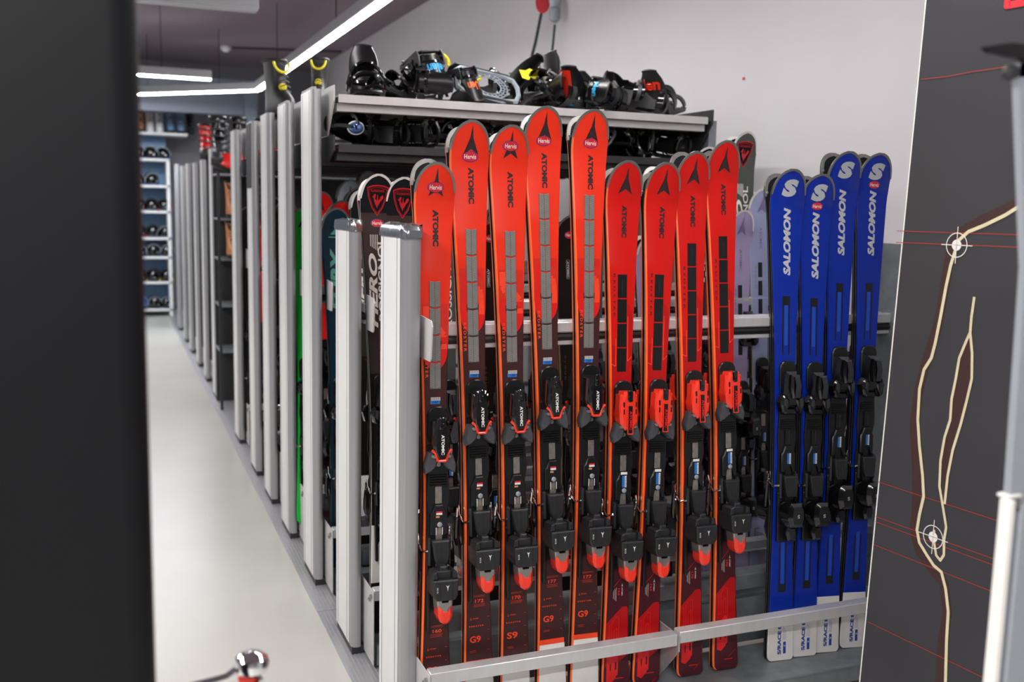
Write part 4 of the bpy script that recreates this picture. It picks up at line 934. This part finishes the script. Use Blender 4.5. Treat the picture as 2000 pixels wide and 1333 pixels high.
BP = {'yellow': boot_proto('black_matt', 'black', 'charcoal', 'yellow'), 'white': boot_proto('boot_white', 'boot_white', 'boot_white', 'slate'), 'tan': boot_proto('tan', 'black', 'black', 'black'),
      'blue': boot_proto('boot_blue', 'black', 'black', 'slate'), 'ski': boot_proto('black_gloss', 'black', 'black', 'silver', True), 'red': boot_proto('boot_red', 'black', 'black', 'silver', True), 'orange': boot_proto('rust', 'black', 'black', 'black')}
def boot(kind, label, loc, rot, group, sc=1.0):
    t = thing('boot', label, 'boot', loc, [R(a) for a in rot], group, sc)
    for p in BP[kind]: p.put(t)
    return t
GB = 'snowboard boots on the tall rack tops'
boot('yellow', 'black snowboard boot with arched yellow loop, left one beside the lit strip lamp', (.835, 5.32, 2.036), (0, 0, -75), GB, .92)
boot('yellow', 'black snowboard boot with a hanging yellow loop, right of the corner boot', (.945, 4.86, 2.044), (0, 0, -105), GB, .76)
GS = 'black ski boots on the far rack tops'
for i, (x, y, la) in enumerate([(.90, 9.06, 'glossy black ski boot standing right of the red boot'), (1.08, 9.08, 'glossy black ski boot, second right of the red boot'), (1.28, 9.10, 'glossy black ski boot just left of the tall light post'), (1.02, 9.96, 'black ski boot behind the red upright one'), (1.45, 9.10, 'black ski boot with an orange patch, right of the tall light post')]):
    boot('ski', la, (x, y, 1.955), (0, 0, -90), GS, 1.15)
boot('red', 'red and black ski boot standing upright with its toe to the aisle', (.87, 9.98, 1.96), (0, 0, -95), 'red ski boots', 1.1)
boot('red', 'bright red ski boot lying with its dark toe sticking out toward the aisle', (.86, 7.86, 1.80), (0, -24, 180), 'red ski boots', 1.05)
boot('red', 'second red ski boot lower down, just behind the light post', (1.10, 7.86, 1.79), (0, 0, 160), 'red ski boots', 1.0)
# the open bay: dark shelving with orange boots
t = thing('shelf_unit', 'dark shelving with thin light shelf edges inside the open bay', 'shelf', (1.5, 7.9, 0))
B = MB(); B.box((0, .18, .98), (1.5, .01, 1.96)); B.build('back_panel', ['dark_steel'], t)
for z in (.45, .80, 1.15, 1.45, 1.78):
    B = MB(); B.bbox((0, .0, z), (1.5, .36, .016), .002); B.build('shelf_board', ['galv'], t)
for x in (-.745, .745): B = MB(); B.box((x, -.17, .9), (.02, .02, 1.8)); B.build('shelf_upright', ['dark_steel'], t)
for i, (x, z, la) in enumerate([(.86, 1.458, 'orange boot on the upper shelf of the open bay'), (.86, 1.158, 'orange boot on the middle shelf of the open bay')]):
    boot('orange', la, (x, 7.78, z + .015), (0, 0, -90), 'orange boots in the open bay', .85)
for x in (1.03,):
    for z in (.45, .80, 1.15, 1.45): boot('ski', 'black ski boot on the %s shelf of the open bay' % {.45: 'lowest', .8: 'second', 1.15: 'middle', 1.45: 'upper'}[z], (x, 7.78, z + .023), (0, 0, -90), 'black boots in the open bay', .85)

# ---------------------------------------------------------------- far shelving with helmets and boots
t = thing('shelf_unit', 'white shelving with helmets at the end of the aisle', 'shelf', (-.35, 14.25, 0))
SZ = [.089, .458, .797, 1.052, 1.408, 1.747, 2.098, 2.441]
for z in SZ:
    r = 1.12 if z < 2.3 else 1.36
    B = MB(); B.bbox((r / 2 - .6, .2, z), (r + 1.2, .42, .035), .004); B.build('shelf_board', ['boot_white'], t)
B = MB(); B.bbox((1.10, .2, 1.05), (.045, .42, 2.1), .004); B.build('shelf_upright', ['boot_white'], t)
B = MB(); B.bbox((-1.18, .2, 1.05), (.045, .42, 2.1), .004); B.build('shelf_upright', ['boot_white'], t)
B = MB(); B.box((-.05, .43, 1.3), (2.3, .01, 2.5)); B.build('back_panel', ['boot_blue'], t)
def helmet_proto(shell, band, low):
    nodes = []
    B = MB(); B.lathe([(.096, 0), (.104, .03), (.102, .07), (.088, .11), (.06, .138), (.025, .15), (0, .152)], (0, 0, .02), 16, 0, 'z', .95, 1.15); nodes.append(Node('helmet_shell', B.mesh('helmet_shell', [shell])))
    B = MB(); B.strip([(.106 * math.cos(R(a)), -.075 - .03 * math.sin(R(a)), .04 + .118 * math.sin(R(a))) for a in range(0, 181, 15)], (0, 1, 0), .03, .008); nodes.append(Node('helmet_band', B.mesh('helmet_band', [band])))
    for sg in (-1, 1):
        B = MB(); B.lathe([(0, -.014), (.035, -.01), (.04, .0), (.035, .01), (0, .014)], (sg * .088, -.01, .032), 10, 0, 'x'); nodes.append(Node('ear_pad', B.mesh('ear_pad', [low])))
    B = MB(); B.lathe([(.012, 0), (.012, -.006), (0, -.006)], (0.04, -.118, .05), 8, 0, 'y'); nodes.append(Node('vent_knob', B.mesh('vent_knob', ['silver'])))
    return nodes
HP = {k: helmet_proto(*v) for k, v in {'blue': ('black_gloss', 'slate', 'sticker_blue'), 'red': ('black_gloss', 'charcoal', 'lever_red'), 'yellow': ('black_gloss', 'charcoal', 'yellow'), 'bluehat': ('sticker_blue', 'slate', 'black')}.items()}
rows = {2.098: ['blue', 'blue', 'blue'], 1.747: ['blue', 'blue'], 1.408: ['red', 'red', 'red'], 1.052: ['red', 'red', 'blue'], .797: ['blue', 'blue', 'blue'], .458: ['yellow', 'yellow', 'yellow'], .089: ['bluehat', 'blue', 'blue']}
nm = ['seventh', 'sixth', 'fifth', 'fourth', 'third', 'second', 'lowest']
for q, (z, ks) in enumerate(rows.items()):
    for i, k in enumerate(ks):
        x = .37 + i * .165
        h = thing('helmet', '%s helmet with %s lining on the %s shelf of the far shelving' % (['left', 'middle', 'right'][i] if len(ks) == 3 else ['left', 'right'][i], {'bluehat': 'black'}.get(k, k), nm[q]), 'helmet', (x, 14.36, z + .018), (0, 0, R(random.uniform(-15, 15))), 'helmets in the far shelving', 1.0 if i % 2 else .95)
        for p in HP[k]: p.put(h)
for i, (k, x, la) in enumerate([('tan', .30, 'left tan and black boot on the top far shelf beside the pillar'), ('tan', .41, 'right tan and black boot on the top far shelf'), ('white', .54, 'left white boot on the top far shelf'), ('white', .66, 'right white boot on the top far shelf'),
        ('blue', .80, 'left blue and black boot on the top far shelf'), ('blue', .93, 'right blue and black boot on the top far shelf')]):
    boot(k, la, (x, 14.38, 2.472), (0, 0, -90), 'boots on the top far shelf', 1.0)
for i in range(3): boot('ski', '%s black boot at the right end of the top far shelf' % ['nearest to the blue pair,', 'middle', 'outermost'][i], (.99 + i * .13 + .08, 14.60 - .0, 2.472), (0, 0, -90), 'boots on the top far shelf', .9) if i < 1 else None

# ---------------------------------------------------------------- map panel at the right
NX = Vector((.09, -1, 0)).normalized()
t = thing('map_panel', 'tall dark panel printed with a cream river line and thin red lines', 'panel', (1.87, 2.0, 0))
def pp(a, z, k=0): return (0 + .09 * a - .0006 * k - .0004, -a, z)       # a = distance toward the camera
B = MB()
zs = [0, .33, 1.275, 2.12, 2.6]; ae = [-.028, -.022, .004, .028, .036]
rings = []
for z, a in zip(zs, ae): rings.append([pp(a, z), pp(1.4, z), (pp(1.4, z)[0] + .006, pp(1.4, z)[1], z), (pp(a, z)[0] + .006, pp(a, z)[1], z)])
B.loft(rings); B.build('panel_board', ['panel_cloth'] if 'panel_cloth' in MC else ['charcoal'], t)
B = MB(); B.tube([(pp(a - .002, z)[0] + .003, pp(a - .002, z)[1], z) for z, a in zip(zs, ae)], .004, 0, 6); B.build('panel_edge', ['ink_white'], t, label='thin white edge strip')
class PB(MB):
    def line(s, pts, w, m, k, closed=False):
        n = len(pts)
        for (a, b), (c, d) in zip(pts[:-1], pts[1:]):
            l = math.hypot(c - a, d - b) or 1; nx, nz = -(d - b) / l * w / 2, (c - a) / l * w / 2
            s.add([pp(a + nx, b + nz, k), pp(c + nx, d + nz, k), pp(c - nx, d - nz, k), pp(a - nx, b - nz, k)], [(0, 1, 2, 3)], m)
        for a, b in pts[1:-1]: s.add([pp(a + w / 2 * math.cos(R(q)), b + w / 2 * math.sin(R(q)), k + .5) for q in range(0, 360, 45)], [tuple(range(8))], m)
    def ring(s, a, b, r, w, m, k): s.line([(a + r * math.cos(R(q)), b + r * math.sin(R(q))) for q in range(0, 361, 15)], w, m, k)
    def disc(s, a, b, r, m, k): s.add([pp(a + r * math.cos(R(q)), b + r * math.sin(R(q)), k) for q in range(0, 360, 20)], [tuple(range(18))], m)
cream = [(.95, 1.80), (.80, 1.74), (.62, 1.70), (.50, 1.67), (.42, 1.66), (.339, 1.629), (.297, 1.603), (.246, 1.579), (.203, 1.562), (.177, 1.54), (.161, 1.478), (.153, 1.428), (.144, 1.352), (.135, 1.287), (.127, 1.248), (.108, 1.216), (.099, 1.165), (.101, 1.087), (.112, 1.023), (.129, .948), (.137, .897), (.129, .848), (.125, .806), (.135, .776), (.161, .751), (.183, .732), (.207, .723), (.223, .686), (.236, .631), (.238, .559), (.245, .452), (.24, .2)]
loopL = [(.234, 1.41), (.231, 1.361), (.231, 1.325), (.223, 1.305), (.207, 1.26), (.202, 1.209), (.195, 1.157), (.196, 1.106), (.184, 1.059), (.178, 1.0), (.181, .935), (.194, .893), (.210, .839), (.207, .806), (.210, .768), (.201, .751), (.188, .76), (.179, .79), (.176, .822)]
loopR = [(.231, 1.325), (.241, 1.277), (.246, 1.216), (.238, 1.165), (.226, 1.10), (.210, 1.033), (.202, .967), (.200, .895)]
brown = [(.95, 1.82), (.80, 1.76), (.62, 1.72), (.50, 1.69), (.40, 1.675), (.30, 1.62), (.23, 1.59), (.171, 1.558), (.147, 1.502), (.140, 1.427), (.128, 1.325), (.105, 1.244), (.088, 1.163), (.081, 1.07), (.096, .985), (.102, .941), (.109, .849), (.106, .801), (.127, .753), (.169, .720), (.206, .70), (.224, .627), (.217, .537), (.219, .439), (.215, .2)]
B = PB(); B.line([(a + .008, z) for a, z in brown], .026, 0, 1)
inner = loopL[2:12] + loopR[::-1]
for i in range(7): B.add([pp(*loopL[2 + i], 1), pp(*loopL[3 + i], 1), pp(*loopR[min(i + 1, 7)], 1), pp(*loopR[min(i, 7)], 1)], [(0, 1, 2, 3)], 0)
B.line(cream, .0085, 1, 3); B.line(loopL, .007, 1, 3); B.line(loopR, .007, 1, 3)
for z0, z1 in ((1.557, 1.561), (1.528, 1.535), (.896, .894), (.801, .805), (.787, .789), (.724, .723), (.507, .510)): B.line([(-.01, z0), (.9, z1 + .003)], .0018, 2, 2)
B.line([(.031, 1.931), (.106, 1.930), (.177, 1.934), (.244, 1.935), (.296, 1.937), (.9, 1.95)], .0018, 2, 2)
for a, z in ((.174, 1.529), (.175, .803)):
    B.ring(a, z, .029, .0022, 3, 4); B.disc(a, z, .0135, 3, 4); B.line([(a - .044, z), (a + .044, z)], .002, 3, 4); B.line([(a, z - .044), (a, z + .044)], .002, 3, 4)
B.line([(.262, 2.3), (.254, 2.071), (.5, 2.071)], .016, 4, 3); B.line([(.275, 2.105), (.5, 2.105)], .014, 4, 3)
B.build('printed_map', ['map_brown' if 'map_brown' in MC else 'maroon', 'cream', 'map_red' if 'map_red' in MC else 'sticker_red', 'ink_white', 'sticker_red'], t, smooth=False)
# stand with frame at the right edge, close to the camera
t = thing('display_stand', 'pale grey upright stand cut by the right edge of the frame', 'stand', (1.247, 1.0, 0))
B = MB(); B.bbox((-.038, 0, .60), (.055, .02, 1.2), .003); B.build('stand_upright', ['stand_grey' if 'stand_grey' in MC else 'slate'], t)
B = MB(); B.bbox((-.0825, .0, .60), (.012, .02, 1.21), .002); B.bbox((-.073, .006, 1.208), (.03, .02, .006), .002); B.build('edge_strip', ['ink_white'], t)
B = MB(); B.box((-.067, .012, .6), (.018, .008, 1.2)); B.build('dark_back', ['black'], t)
B = MB(); B.lathe([(.008, 0), (.008, -.008), (0, -.008)], (-.064, .0, 1.195), 8, 0, 'y'); B.build('screw', ['silver'], t)
B = MB(); B.prism([(-.082, 1.5), (-.095, 1.42), (-.095, .2), (-.02, .2), (-.02, 1.81), (-.112 + .0, 1.81)], .02, .028) if False else B.prism([(-.088, 1.53), (-.078, 1.20), (.05, 1.20), (.05, 1.80), (-.135, 1.80)], .0, .012); 
B.build('stand_sheet', ['stand_grey' if 'stand_grey' in MC else 'slate'], t)
t2 = thing('clamp_arm', 'black clamp arm reaching in from the right edge over the dark panel', 'clamp', (1.10, 1.0, 1.815))
B = MB(); B.prism([(-.052, .0), (-.045, -.006), (.0, -.010), (.06, -.010), (.06, .008), (-.01, .008)], -.006, .006, 0, .002); B.box((.03, .004, -.018), (.03, .008, .030)); B.build('clamp_jaw', ['black'], t2)
B = MB(); B.lathe([(0, -.010), (.008, -.008), (.011, 0), (.008, .008), (0, .010)], (.0, 0, -.028), 10, 0, 'y'); B.build('clamp_knob', ['charcoal'], t2)

# ---------------------------------------------------------------- chrome trolley handle at the lower edge
t = thing('trolley', 'chrome trolley handle with a rounded knob at the bottom edge', 'trolley', (.184, 1.5, 0))
B = MB(); B.lathe([(0, -.018), (.012, -.0175), (.021, -.012), (.0235, -.002), (.021, .008), (.014, .014), (0, .017)], (0, 0, .890), 18, 0, 'z', 1.15, 1.15); B.build('handle_knob', ['chrome'], t)
B = MB(); B.tube([(-.40, -.02, .846), (-.10, -.01, .869), (-.055, -.006, .872), (-.038, -.004, .874), (-.020, 0, .884)], .0065, 0, 8); B.build('handle_bar', ['chrome'], t)
B = MB(); B.tube([(.004, 0, .875), (.010, -.002, .862), (.006, -.004, .840), (.004, -.004, .45), (.004, 0, .02)], .007, 0, 8); B.tube([(-.4, -.02, .845), (-.4, -.01, .4), (-.4, 0, .02)], .007, 0, 8); B.tube([(-.4, 0, .02), (.004, 0, .02)], .012, 0, 8); B.build('trolley_frame', ['chrome'], t)
B = MB(); B.bbox((-.008, 0, .864), (.026, .018, .006), .002); B.lathe([(.009, .846), (.009, .860)], (-.006, 0, 0), 10); B.build('red_grip', ['lever_red'], t)
